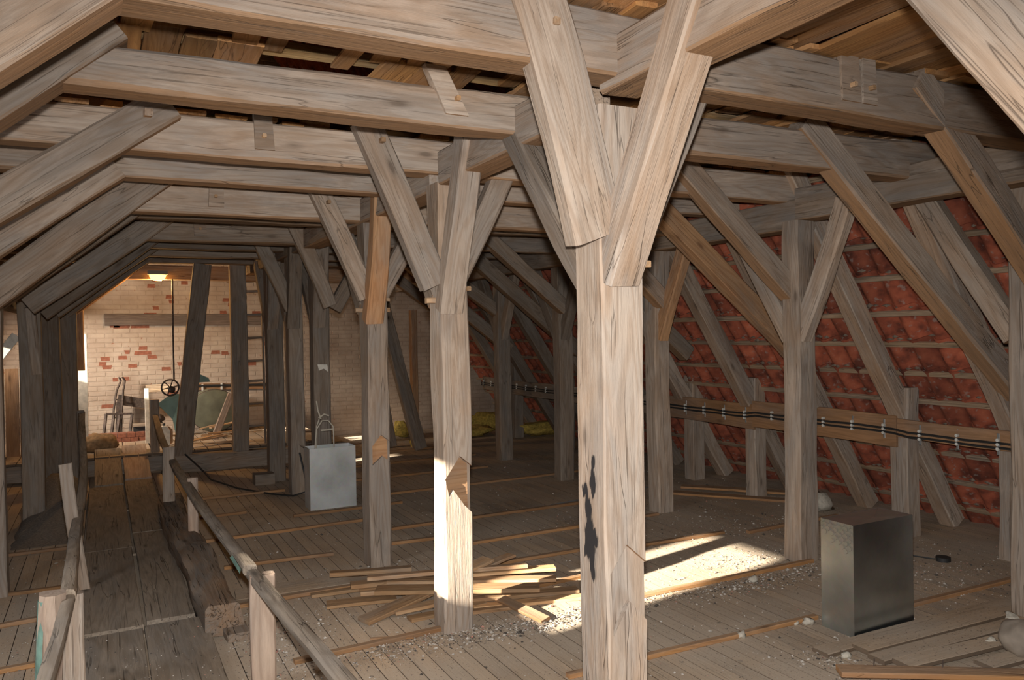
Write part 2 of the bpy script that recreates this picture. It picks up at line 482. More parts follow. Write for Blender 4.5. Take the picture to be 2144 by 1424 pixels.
def prism(name, poly, depth, mat, mw, parent=None, **tags):
    """polygon in local x,z extruded along local y from 0 to depth"""
    n = len(poly)
    v = [(x, 0, z) for x, z in poly] + [(x, depth, z) for x, z in poly]
    area2 = sum(poly[i][0] * poly[(i + 1) % n][1] - poly[(i + 1) % n][0] * poly[i][1] for i in range(n))
    idx = list(range(n)) if area2 > 0 else list(reversed(range(n)))
    f = [tuple(idx), tuple(n + i for i in reversed(idx))]
    for k in range(n):
        a, b_ = idx[k], idx[(k + 1) % n]
        f.append((b_, a, a + n, b_ + n))
    o = mesh(name, v, f, M[mat] if isinstance(mat, str) else mat, mw, parent)
    return tag(o, **tags)

def carve(o, poly, y0, y1):
    """cut a prism (world x,z polygon, world y range) out of object o"""
    c = prism('cutter', poly, y1 - y0, 'timber', Matrix.Translation((0, y0, 0)))
    md = o.modifiers.new('cut', 'BOOLEAN'); md.operation = 'DIFFERENCE'; md.object = c; md.solver = 'EXACT'
    dg = bpy.context.evaluated_depsgraph_get(); dg.update()
    me = bpy.data.meshes.new_from_object(o.evaluated_get(dg))
    o.modifiers.clear()
    old = o.data
    o.data = me
    me.name = old.name
    me.set_sharp_from_angle(angle=math.radians(38))
    cm = c.data
    bpy.data.objects.remove(c); bpy.data.meshes.remove(cm)

def boxmesh(x0, x1, y0, y1, z0, z1):
    v = [(x0, y0, z0), (x1, y0, z0), (x1, y1, z0), (x0, y1, z0), (x0, y0, z1), (x1, y0, z1), (x1, y1, z1), (x0, y1, z1)]
    f = [(0, 3, 2, 1), (4, 5, 6, 7), (0, 1, 5, 4), (1, 2, 6, 5), (2, 3, 7, 6), (3, 0, 4, 7)]
    return v, f

def combine(parts):
    V, F = [], []
    for v, f in parts:
        o = len(V)
        V += [tuple(p) for p in v]
        F += [tuple(i + o for i in q) for q in f]
    return V, F

# ------------------------------------------------------------------ the setting: floor
XL, XR, YF, YB = -2.9, 7.6, -2.6, 14.5
v, f = boxmesh(XL - 0.6, XR + 0.6, YF - 0.4, YB + 0.4, -0.10, -0.035)
floor = tag(mesh('floor', v, f, M['under']), kind='structure')
x = XL
k = 0
while x < XR:
    w = random.choice((0.098, 0.104, 0.11, 0.118))
    split = random.choice((5.05, 5.75, 6.4, 4.6)) if (k // 5) % 2 else random.choice((7.8, 8.5))
    split += 0.0
    for a, b_ in ((YF, split - 0.002), (split + 0.002, YB)):
        zz = -0.0125 + random.uniform(-0.001, 0.001)
        mw, L = frame((x + w / 2, a, zz), (x + w / 2, b_, zz))
        vv, ff = boxmesh(-L / 2, L / 2, -w / 2 + 0.0025, w / 2 - 0.0025, -0.0125, 0.0125)
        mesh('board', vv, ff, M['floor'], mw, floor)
    x += w
    k += 1

# ------------------------------------------------------------------ the setting: brick gable, front wall
WY = 14.5
v, f = boxmesh(-3.6, 8.4, WY, WY + 0.3, -0.1, 9.0)
wall = tag(mesh('wall_back', v, f, M['limewash']), kind='structure')
def brick(cx, cz, w=0.125, h=0.062):
    poly = [(-w / 2 + random.uniform(-.012, .012), -h / 2), (w / 2 + random.uniform(-.012, .012), -h / 2),
            (w / 2 + random.uniform(-.014, .014), h / 2), (-w / 2 + random.uniform(-.014, .014), h / 2)]
    prism('brick', poly, 0.03, 'brick', Matrix.Translation((cx, WY - 0.004, cz)), wall)
for cx, cz, w in ((0.99, 2.58, .13), (1.02, 2.50, .10), (0.77, 2.39, .10), (0.68, 2.28, .19), (0.14, 2.10, .14), (0.25, 2.085, .24), (0.52, 2.085, .26),
                  (0.56, 1.72, .11), (0.56, 1.64, .25), (0.32, 1.66, .07), (0.26, 1.57, .13), (0.70, 1.57, .13), (0.0, 1.56, .14), (-0.04, 1.48, .09),
                  (0.02, 1.42, .13), (0.40, 1.43, .14), (0.91, 1.36, .12), (0.13, 1.21, .08), (0.30, 1.22, .09), (0.02, 0.78, .18), (1.0, 0.95, .17),
                  (0.80, 2.86, .15), (0.70, 2.76, .12), (1.23, 2.82, .12), (1.12, 1.44, .06), (1.20, 0.60, .12), (1.91, 2.53, .15), (1.98, 2.45, .10), (1.84, 2.31, .12),
                  (1.70, 1.62, .14), (1.86, 1.60, .10), (2.1, 1.9, .13), (2.3, 1.4, .14), (2.02, 0.9, .13), (2.4, 2.3, .13), (2.62, 1.75, .25), (3.1, 1.55, .13), (3.4, 2.0, .13),
                  (2.75, 1.1, .14), (2.72, 1.3, .2), (2.95, 2.4, .13), (3.6, 1.2, .13)):
    brick(cx, cz, w)
# added timber band, its dark colour standing in for the ledge shadow
beam('ledge_shade_band', (0.0, WY - 0.03, 2.20), (2.6, WY - 0.03, 2.18), 0.10, 0.19, 'shade_band', label='long dark timber standing in for the ledge shadow on the whitewashed brick wall', cat='timber', kind='thing')

v, f = boxmesh(-3.6, 8.4, YF - 0.3, YF, -0.1, 9.0)
tag(mesh('wall_front', v, f, M['limewash']), kind='structure')

# ------------------------------------------------------------------ the setting: roof slopes
SL = 1.50                                  # rise over run of the slopes
XM = 1.95                                  # ridge line over the middle row
def slope_x(z, off=0.0):                   # inner batten face of the right slope
    return 6.47 + (1.2 - z) / SL + off
ang = math.atan(SL)
DN = Vector((math.cos(ang), 0, -math.sin(ang)))          # down the right slope
OUT = Vector((math.sin(ang), 0, math.cos(ang)))          # out of the right slope
def pantile_geo(wd=0.235, ln=0.40, nx=8, th=0.014):
    top, bot = [], []
    for j in range(2):
        for i in range(nx + 1):
            t = i / nx
            z = 0.033 * math.sin(t * 2 * math.pi) + 0.014 * (t > 0.93)
            p = (j * ln, (t - 0.5) * wd * 1.08, z)
            bot.append(p); top.append((p[0], p[1], z + th))
    V = bot + top
    n = len(bot)
    F = []
    for i in range(nx):
        F.append((i, i + 1, i + nx + 2, i + nx + 1))
        F.append((n + i, n + i + nx + 1, n + i + nx + 2, n + i + 1))
    for j in (0, nx + 1):
        for i in range(nx):
            a = j + i
            F.append((a, n + a, n + a + 1, a + 1) if j == 0 else (a, a + 1, n + a + 1, n + a))
    return V, F
roof = empty('roof_right', (7.0, 6.0, 0.6), 'red clay pantile roof slope with laths behind the right rafters', None, None, 'structure')
tv, tf = pantile_geo()
tile_me = bpy.data.meshes.new('roof_tile')
tile_me.from_pydata(tv, [], tf); tile_me.materials.append(M['tile']); tile_me.shade_smooth(); tile_me.set_sharp_from_angle(angle=math.radians(60))
ZB = [3.38, 3.11, 2.84, 2.56, 2.29, 2.01, 1.73, 1.46, 1.22, 0.97, 0.70, 0.43, 0.15]
def tile_mat4(y, z, jit=True):
    base = Vector((slope_x(z), y, z)) + OUT * 0.035
    tilt = -0.055 + (random.uniform(-.012, .012) if jit else 0)
    X = (DN * math.cos(tilt) - OUT * math.sin(tilt)).normalized()
    Y = Vector((0, 1, 0)); Zv = X.cross(Y)
    if jit: Y = (Y + X * random.uniform(-.02, .02)).normalized()
    Y = (Y - X * Y.dot(X)).normalized(); Zv = X.cross(Y)
    mw = Matrix(((X.x, Y.x, Zv.x, 0), (X.y, Y.y, Zv.y, 0), (X.z, Y.z, Zv.z, 0), (0, 0, 0, 1)))
    mw.translation = base - X * 0.03
    return mw
cnt = 0
stuffV, stuffF = [], []
rows = [ZB[0] + 0.27 * (k + 1) for k in range(17)]
for z in list(reversed(rows)) + ZB:
    y = -2.5
    while y < 14.4:
        near = 2.9 < y < 8.2 and z in ZB and cnt < 298
        mw = tile_mat4(y, z, True)
        if near:
            o = bpy.data.objects.new('roof_tile', tile_me)
            finish(o, mw, roof); cnt += 1
        else:
            k0 = len(stuffV)
            stuffV += [tuple(mw @ Vector(p)) for p in tv]
            stuffF += [tuple(i + k0 for i in q) for q in tf]
        y += 0.235
tag(mesh('roof_tiles', stuffV, stuffF, M['tile'], None, roof, smooth=60), kind='stuff')
for z in ZB:
    p = Vector((slope_x(z), 0, z)) + OUT * 0.012 + DN * 0.02
    y = -2.5
    for yn in (3.0, 8.9, 14.4):
        board('lath', (p.x, y, p.z + random.uniform(-.01, .01)), (p.x, yn, p.z + random.uniform(-.01, .01)), 0.03, 0.045, 'batten', roof, n=8, warp=0.01, upv=DN)
        y = yn
random.seed(17)
fv, ff_ = [], []
for z in ZB:
    y = 2.6
    while y < 9.5:
        if random.random() < .7:
            p = Vector((slope_x(z), y, z)) + OUT * random.uniform(-.012, .02) - DN * random.uniform(.03, .075)
            s_ = random.uniform(.01, .028)
            k0 = len(fv)
            for d_ in ((1, 0, 0), (0, 1.8, 0), (-1, 0, 0), (0, -1.8, 0), (0, 0, .8), (0, 0, -.8)):
                fv.append((p.x + d_[0] * s_ * random.uniform(.4, 1), p.y + d_[1] * s_ * random.uniform(.5, 1.2), p.z + d_[2] * s_ * random.uniform(.4, 1)))
            ff_ += [tuple(i + k0 for i in q) for q in ((0, 1, 4), (1, 2, 4), (2, 3, 4), (3, 0, 4), (1, 0, 5), (2, 1, 5), (3, 2, 5), (0, 3, 5))]
        y += random.uniform(.03, .11)
tag(mesh('mortar_crumbs', fv, ff_, M['peb_mid'], None, roof), kind='stuff')
# closed sheeting on the outer side of both slopes, left slope boarded, with two openings
def slab(p0, p1, y0, y1, th, name, mat, parent=None):
    d = (Vector(p1) - Vector(p0)).normalized(); nrm = Vector((-d.z, 0, d.x))
    if nrm.z < 0: nrm = -nrm
    v = []
    for y in (y0, y1):
        for p in (p0, p1):
            v += [Vector((p[0], y, p[2])), Vector((p[0], y, p[2])) + nrm * th]
    f = [(0, 1, 3, 2), (4, 6, 7, 5), (0, 4, 5, 1), (2, 3, 7, 6), (0, 2, 6, 4), (1, 5, 7, 3)]
    return mesh(name, v, f, M[mat], None, parent)
def lx(z): return 2 * XM - slope_x(z) - 0.04
A_, B_, C_, D_ = -0.1, 1.72, 2.41, 8.35
left = empty('wall_left', (-3.0, 6.0, 0), 'boarded inside of the left roof slope with two small openings', None, None, 'structure')
def lslab(z0, z1, y0, y1): slab((lx(z0), 0, z0), (lx(z1), 0, z1), y0, y1, 0.05, 'board', 'ceiling_board', left)
lslab(C_, D_, YF, 12.4); lslab(2.62, D_, 12.4, 12.9); lslab(C_, D_, 12.9, WY)
for y0, y1, z0, z1 in ((YF, 3.2, A_, C_), (3.2, 4.08, A_, B_), (4.08, 10.26, A_, C_), (10.26, 10.48, A_, 1.93), (10.26, 10.48, 2.16, C_), (10.48, 12.4, A_, C_), (12.4, 12.9, A_, 1.93), (12.9, WY, A_, C_)):
    lslab(z0, z1, y0, y1)
slab((slope_x(-0.1, 0.14), 0, -0.1), (slope_x(8.3, 0.14), 0, 8.3), YF, WY, 0.04, 'outer_sheet', 'under', roof)

# ------------------------------------------------------------------ middle row of posts (under the ridge)
def post(x0, x1, y0, y1, top, label, mat='timber', x0t=None, z0=0.0, **kw):
    cx, cy = (x0 + x1) / 2, (y0 + y1) / 2
    cxt = cx if x0t is None else x0t
    # local x up, w along world y, h along world x
    o = beam('roof_post', (cx, cy, z0), (cxt, cy, top), y1 - y0, x1 - x0, mat, upv=(1, 0, 0), label=label, cat='post', kind='thing', **kw)
    return o

P_TOP = 2.84
MID = 'posts of the middle row'
P1 = post(1.845, 2.055, 2.735, 2.95, P_TOP, 'thick pale post with black tar smear, in front of the others', n=22, wob=0.005, bend=0.004)
P2 = post(1.86, 2.05, 4.565, 4.765, P_TOP, 'post with burnt sunlit foot standing behind the loose plank pile', n=22, wob=0.009, bend=0.008)
P3 = post(1.87, 2.045, 6.15, 6.37, 2.80, 'post with orange brace and pointed scarf, right of the open metal box', n=22, wob=0.008)
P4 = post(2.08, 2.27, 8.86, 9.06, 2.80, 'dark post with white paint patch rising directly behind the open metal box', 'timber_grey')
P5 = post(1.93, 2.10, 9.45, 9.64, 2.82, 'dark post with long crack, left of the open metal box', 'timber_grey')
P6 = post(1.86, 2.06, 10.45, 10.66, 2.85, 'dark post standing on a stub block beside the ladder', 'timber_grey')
POSTS = {'P1': P1, 'P2': P2, 'P3': P3, 'P4': P4, 'P5': P5, 'P6': P6}
for o in POSTS.values(): o['group'] = MID
# scarf recesses cut into the front arris of the first three posts
carve(P1, [(1.86, 0.87), (1.945, 0.985), (2.10, 0.85), (2.10, 0.60), (2.045, 0.645), (1.957, 0.74), (1.87, 0.607)], 2.66, 2.757)
carve(P2, [(1.875, 0.975), (1.975, 1.115), (2.10, 1.01), (2.10, 0.70), (2.0, 0.80), (1.93, 0.90), (1.90, 0.86)], 4.52, 4.60)
carve(P3, [(1.90, 0.985), (1.975, 1.075), (2.10, 0.975), (2.10, 0.80), (1.985, 0.90), (1.90, 0.83)], 6.11, 6.185)
def scarf(o, poly, y, mat, lb):
    cx_ = sum(p[0] for p in poly) / len(poly); cz_ = sum(p[1] for p in poly) / len(poly)
    prism('scarf_face', [(cx_ + (p[0] - cx_) * .97, cz_ + (p[1] - cz_) * .97) for p in poly], 0.02, mat, Matrix.Translation((0, y - .006, 0)), o, label=lb)
scarf(P2, [(1.875, 0.975), (1.975, 1.115), (2.04, 1.06), (2.04, 0.76), (2.0, 0.80), (1.93, 0.90), (1.90, 0.86)], 4.60, 'timber_orange', 'brown splintered scarf face')
scarf(P3, [(1.90, 0.985), (1.975, 1.075), (2.035, 1.025), (2.035, 0.86), (1.985, 0.90), (1.90, 0.83)], 6.185, 'timber_orange', 'orange-brown pointed scarf face')
# the black tar smear: a coat on the left face of the front post
random.seed(11)
NY, NZ = 56, 130
blobs = ((2.81, 1.335, .012, .045), (2.815, 1.25, .028, .075), (2.872, 1.20, .028, .035), (2.852, 1.12, .03, .075), (2.845, 1.02, .045, .085), (2.85, 0.96, .05, .06), (2.825, 0.885, .017, .075), (2.80, 1.01, .02, .05), (2.83, .92, .02, .05))
tv_, tf_, ta_ = [], [], []
for j in range(NZ + 1):
    for i in range(NY + 1):
        y_ = 2.745 + i / NY * .20; z_ = .80 + j / NZ * .60
        tv_.append((1.8325, y_, z_))
        yj = y_ + .012 * noise.noise((y_ * 30, z_ * 16, 2)) + .004 * noise.noise((y_ * 160, z_ * 20, 5))
        zj = z_ + .03 * noise.noise((y_ * 90, z_ * 8, 7))
        ta_.append(max(0.0, max(1.25 - math.hypot((yj - b_[0]) / b_[2], (zj - b_[1]) / b_[3]) for b_ in blobs)))
for j in range(NZ):
    for i in range(NY):
        a = j * (NY + 1) + i
        q = (a, a + NY + 1, a + NY + 2, a + 1)
        if max(ta_[k] for k in q) > 0.02: tf_.append(q)
def tar_mat():
    m, nt, n, l, b = nodes_of('brushed_tar')
    b.inputs['Base Color'].default_value = (0.022, 0.02, 0.021, 1); b.inputs['Roughness'].default_value = 0.7
    at = n.new('ShaderNodeAttribute'); at.attribute_name = 'tar'
    tc = n.new('ShaderNodeTexCoord'); mp = n.new('ShaderNodeMapping'); mp.inputs['Scale'].default_value = (1, 190, 12)
    l.new(tc.outputs['Object'], mp.inputs[0])
    t = n.new('ShaderNodeTexNoise'); t.inputs['Scale'].default_value = 1.0; t.inputs['Detail'].default_value = 4; l.new(mp.outputs[0], t.inputs[0])
    ad = n.new('ShaderNodeMath'); ad.operation = 'ADD'; l.new(at.outputs['Fac'], ad.inputs[0]); l.new(t.outputs[0], ad.inputs[1])
    r = ramp(n, [(0.84, 0.0), (0.97, 0.95)]); l.new(ad.outputs[0], r.inputs[0]); l.new(r.outputs[0], b.inputs['Alpha'])
    return m
M['brushed_tar'] = tar_mat()
to_ = tag(mesh('tar_smear', tv_, tf_, M['brushed_tar'], None, P1), label='black brushed tar smear')
at_ = to_.data.attributes.new('tar', 'FLOAT', 'POINT')
at_.data.foreach_set('value', ta_)

PH = {'P1': 'the tar-smeared post', 'P2': 'the sunlit post', 'P3': 'the post right of the open box', 'P4': 'the post behind the open box',
      'P5': 'the cracked dark post', 'P6': 'the post on a stub block'}
BR = 'knee braces on the posts'
random.seed(21)
def brace(a, b, w, h, label, mat='timber', pegs=(), **kw):
    kw.setdefault('upv', (0, 1, 0))
    o = beam('knee_brace', a, b, w, h, mat, label=label, cat='brace', group=BR, kind='thing', **kw)
    for p, d in pegs:
        peg(o, p, d)
    return o
sheetv = [(2.115, 8.848, 1.56), (2.225, 8.848, 1.555), (2.235, 8.848, 1.47), (2.185, 8.848, 1.51), (2.13, 8.848, 1.49)]
tag(mesh('paint_patch', sheetv, [(0, 4, 3, 2, 1)], M['white'], None, P4), label='small white paint patch')
# braces in the plane of the frame (left and right of a post, lapped over the collar)
for key, y, xp, zt, mat in (('P1', 2.62, 1.95, 3.20, 'timber'), ('P2', 4.53, 1.93, 3.17, 'timber'), ('P3', 6.12, 1.94, 3.05, 'timber'), ('P4', 8.28, 2.16, 3.05, 'timber_grey'), ('P5', 9.38, 2.0, 3.02, 'timber_grey')):
    d = {'P1': (-.47, -.14, 2.28), 'P2': (-.52, -.095, 2.19), 'P3': (-.44, -.05, 2.19), 'P4': (-.38, -.02, 2.2), 'P5': (-.4, -.04, 2.2)}[key]
    w = 0.235 if key == 'P1' else 0.175 if key == 'P2' else 0.155
    ya_, yb_ = (y + 0.015, y + 0.115) if key == 'P1' else (y + 0.06, y + 0.06)
    brace((xp + d[0], ya_, zt), (xp + d[1], yb_, d[2]), w, 0.10, f'brace from the collar beam to the left of {PH[key]}', mat,
          pegs=[((xp + d[0] * .88 + .02, y + 0.01, zt - 0.12), (0, -1, 0))] if key in ('P1', 'P2', 'P3') else ())
    if key in ('P1', 'P2', 'P3', 'P4'):
        brace((xp + 0.55, y + 0.20, zt - 0.05), (xp + 0.06, y + 0.20, 2.16), 0.15, 0.10, f'brace from the collar beam to the right of {PH[key]}', mat)
# braces along the building, up to the purlin
for key, yf, yb, xc, mat in (('P1', 2.735, 2.95, 1.965, 'timber'), ('P2', 4.565, 4.765, 1.965, 'timber'), ('P3', 6.15, 6.37, 1.965, 'timber_orange'), ('P4', 8.86, 9.06, 2.17, 'timber_grey'), ('P5', 9.45, 9.64, 2.01, 'timber_grey'), ('P6', 10.45, 10.66, 1.96, 'timber_grey')):
    top = 2.90 if key == 'P1' else 2.84
    ln = {'P1': .46, 'P2': .33, 'P3': .30}.get(key, .35)
    zb_ = 2.12 if key == 'P1' else 2.04 if key == 'P2' else 2.0
    e_ = 0.26 if key in ('P1', 'P2', 'P3') else 0.1      # lapped up the left side of the purlin
    sx_ = (xc - .065 - (e_ > .2) * 0.0)
    o = brace((xc - .07, yf - ln - e_ * (ln + .035) / (top - zb_), top + e_), (xc - .03, yf + 0.035, zb_), 0.16 if key == 'P1' else 0.14, 0.17 if key == 'P1' else 0.145, f'brace to the ridge purlin before {PH[key]}', mat, upv=(1, 0, 0),
              pegs=[((xc + .06, yf - .02, 2.17), (0.2, -1, 0))] if key in ('P1', 'P2', 'P3') else ())
    brace((xc - .03, yb + .70, top + .05), (xc - .03, yb - .03, 2.10), 0.13, 0.14, f'brace to the ridge purlin behind {PH[key]}', 'timber_grey', upv=(1, 0, 0))
# pegs standing proud of the posts
for key, p, dd in (('P1', (1.845, 2.84, 2.315), (-1, -.1, 0)), ('P1', (1.84, 2.80, 2.985), (-1, -.5, 0)), ('P2', (1.86, 4.66, 2.10), (-1, 0, 0)), ('P3', (1.87, 6.27, 2.09), (-1, 0, 0)), ('P3', (2.045, 6.25, 2.09), (1, -.3, 0))):
    peg(POSTS[key], p, dd, 0.055, 0.018)

# far brace of the post outside the frame, seen large at the top right, and that post itself
P0 = post(1.86, 2.05, 0.60, 0.80, P_TOP, 'near post of the middle row standing outside the view on the right')
brace((1.955, 1.50, 3.10), (1.955, 0.80, 2.12), 0.19, 0.19, 'big pale brace crossing the top right corner of the view', upv=(1, 0, 0))

# ------------------------------------------------------------------ purlins
PU = 'purlins running along the attic'
random.seed(31)
def purlin(x, y0, y1, z, w, h, label, mat='timber', **kw):
    return beam('purlin', (x, y0, z), (x, y1, z), w, h, mat, label=label, cat='purlin', group=PU, kind='thing', **kw)
purlin(1.955, -0.6, 2.745, 2.99, 0.20, 0.21, 'thick ridge purlin running from the tar-smeared post towards the viewer', n=22, wob=0.008)
purlin(1.955, 2.95, 4.55, 2.925, 0.19, 0.21, 'ridge purlin between the tar-smeared post and the sunlit post')
purlin(1.955, 4.70, 8.3, 2.90, 0.19, 0.20, 'ridge purlin beyond the sunlit post')
purlin(1.985, 8.45, 14.4, 2.92, 0.19, 0.20, 'dark ridge purlin in the back of the attic', 'timber_grey')
purlin(5.03, -0.5, 4.55, 2.87, 0.20, 0.26, 'purlin over the right post row with blackened scarf joint', 'timber_grey', n=24)
purlin(5.06, 4.55, 14.4, 2.80, 0.20, 0.24, 'purlin over the far right post row', 'timber_grey')
purlin(-0.95, 3.9, 14.4, 2.33, 0.17, 0.19, 'purlin over the left post row', 'timber_grey')

# ------------------------------------------------------------------ collar beams
CO = 'collar beams across the attic'
random.seed(41)
COLL = [  # name, front y, z bottom, height, left end x, right end x, depth, label, mat
    ('B1', 2.62, 2.92, 0.25, -0.75, 5.2, 0.17, 'collar beam over the tar-smeared post, topmost in view', 'timber'),
    ('B2', 3.53, 2.90, 0.165, -0.13, 5.2, 0.17, 'collar beam between the tar-smeared and the sunlit post', 'timber'),
    ('B3', 4.65, 2.905, 0.215, -1.3, 5.2, 0.17, 'cracked collar beam over the sunlit post', 'timber'),
    ('B4', 5.45, 2.905, 0.19, -1.3, 5.2, 0.16, 'collar beam just beyond the sunlit post', 'timber'),
    ('B5', 6.20, 2.805, 0.21, -1.3, 5.2, 0.16, 'collar beam over the post right of the open box', 'timber'),
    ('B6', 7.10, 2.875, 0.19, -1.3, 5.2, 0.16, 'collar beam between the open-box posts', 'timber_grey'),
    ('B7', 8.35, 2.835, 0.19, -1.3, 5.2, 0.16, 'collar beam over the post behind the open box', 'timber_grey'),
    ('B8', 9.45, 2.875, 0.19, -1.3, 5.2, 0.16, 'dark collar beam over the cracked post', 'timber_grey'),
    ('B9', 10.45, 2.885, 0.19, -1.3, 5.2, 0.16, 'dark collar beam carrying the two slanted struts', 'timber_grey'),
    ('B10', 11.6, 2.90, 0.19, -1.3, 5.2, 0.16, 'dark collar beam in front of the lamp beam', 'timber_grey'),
    ('B11', 12.5, 2.74, 0.21, -1.3, 5.2, 0.16, 'lamplit collar beam carrying the yellow lamp', 'timber_orange')]  # lamp glow put into the orange wood colour
COLS = {}
for nm, y, zb, h, xa, xb, d, lb, mat in COLL:
    COLS[nm] = beam('collar_beam', (xa, y + d / 2, zb + h / 2), (xb, y + d / 2, zb + (.13 if nm == 'B2' else h / 2) + random.uniform(-.01, .01)), d, h, mat, label=lb, cat='collar beam', group=CO, kind='thing',
                    h2=(.26 if nm == 'B2' else None), n=30, wob=0.008, bend=0.006, cham=0.014)
# dovetailed ends of the struts of the loft above, lapped into the collars
for nm, xc, tilt, w in (('B2', 1.53, .10, .11), ('B3', 0.82, 0, .10), ('B5', .74, -.02, .10), ('B7', .85, 0, .11), ('B1', 3.20, .01, .12), ('B1', 3.33, .0, .09), ('B4', 1.9, .02, .1)):
    r_ = [c for c in COLL if c[0] == nm][0]
    y, zb, h = r_[1], r_[2], r_[3]
    mw = Matrix.Translation((xc, y - 0.018, zb + 0.055))
    pb = prism('lap_block', [(-w / 2 + .01, 0), (w / 2 + .02, 0), (w / 2 - tilt, h + .06), (-w / 2 - tilt + .005, h + .06)], 0.05, 'timber', mw, COLS[nm])
    peg(pb, (xc + .01, y - .015, zb + .13), (0, -1, 0), .03, .011)

# ------------------------------------------------------------------ slanted struts of the left side
ST = 'slanted struts of the left roof side'
random.seed(51)
def strut(a, b, w, h, label, group, mat='timber', **kw):
    kw.setdefault('upv', (0, 1, 0))
    o = beam('strut', a, b, w, h, mat, label=label, cat='strut', group=group, kind='thing', **kw)
    return o
# a and b are on the middle line; thickness 0.19 in the frame plane
def lstrut(y, xl, zl, xh, zh, label, mat='timber', thick=0.185, d=0.13):
    # lower edge from (xl, zl) to (xh, zh), carried on past the collar
    dx, dz = xh - xl, zh - zl
    L = math.hypot(dx, dz); nx_, nz_ = -dz / L, dx / L
    a = (xl + nx_ * thick / 2, y + d / 2, zl + nz_ * thick / 2)
    e = 1 + 0.30 / L
    b_ = (xl + dx * e + nx_ * thick / 2, y + d / 2, zl + dz * e + nz_ * thick / 2)
    return strut(a, b_, thick, d, label, ST, mat)
lstrut(2.60, -0.95, 2.02, 0.06, 2.905, 'strut meeting the topmost collar beam at the upper left corner', thick=0.22, d=0.17)
lstrut(3.50, -1.0, 2.15, -0.12, 2.905, 'strut butting the left end of the second collar beam', thick=0.215, d=0.19)
o = lstrut(4.57, -1.0, 2.05, 0.15, 2.905, 'strut lapped with a square peg over the cracked collar beam')
peg(o, (0.22, 4.58, 3.08), (0.2, -1, 0), 0.05, 0.02, 'timber')
lstrut(5.40, -1.0, 2.0, -0.10, 2.71, 'strut half hidden behind the one with the orange streaks')
lstrut(6.08, -0.92, 1.84, 0.27, 2.84, 'strut with orange streaks on the left side', thick=0.205)
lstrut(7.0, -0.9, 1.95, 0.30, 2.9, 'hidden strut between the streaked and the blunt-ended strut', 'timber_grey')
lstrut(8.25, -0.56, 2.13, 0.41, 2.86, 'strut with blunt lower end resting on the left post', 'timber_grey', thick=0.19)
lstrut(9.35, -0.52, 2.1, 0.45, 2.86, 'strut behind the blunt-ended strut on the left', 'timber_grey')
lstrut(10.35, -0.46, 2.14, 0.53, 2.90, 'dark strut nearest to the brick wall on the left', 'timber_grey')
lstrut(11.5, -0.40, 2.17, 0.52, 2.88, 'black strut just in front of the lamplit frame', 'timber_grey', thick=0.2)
lstrut(12.45, -0.34, 2.23, 0.50, 2.90, 'lamplit orange strut against the brick wall', 'timber_orange', thick=0.14)  # orange wood stands in for the lamplight on this strut

# ------------------------------------------------------------------ left post row
LP = 'posts of the left row'
random.seed(61)
for x0, x1, y0, y1, z0, top, lb, mat in (
        (-0.80, -0.675, 6.86, 7.02, 0, 2.2, 'slim reddish post cut by the left edge of the view', 'timber'),
        (-0.78, -0.58, 9.28, 9.45, 0, 2.28, 'sturdy left post standing in front of the grey sacking', 'timber_grey'),
        (-0.72, -0.50, 11.2, 11.4, 0, 2.3, 'dark left post behind the sturdy one', 'timber_grey'),
        (-0.52, -0.32, 11.55, 11.75, 0, 2.3, 'dark left post beside the bright opening', 'timber_grey'),
        (-0.37, -0.26, 12.50, 12.66, 1.45, 2.30, 'short lamplit hanging post over the bright opening', 'timber_orange')):  # the hanging post's lamplit tone is painted as orange wood
    o = post(x0, x1, y0, y1, top, lb, mat, z0=z0); o['group'] = LP
brace((-0.66, 9.20, 2.22), (-0.62, 9.27, 1.55), 0.11, 0.09, 'knee brace hanging down the front of the sturdy left post', 'timber', upv=(1, 0, 0))
brace((-0.56, 10.95, 2.28), (-0.56, 11.18, 1.62), 0.12, 0.12, 'knee brace on the dark left post behind the sturdy one', 'timber_grey', upv=(1, 0, 0))

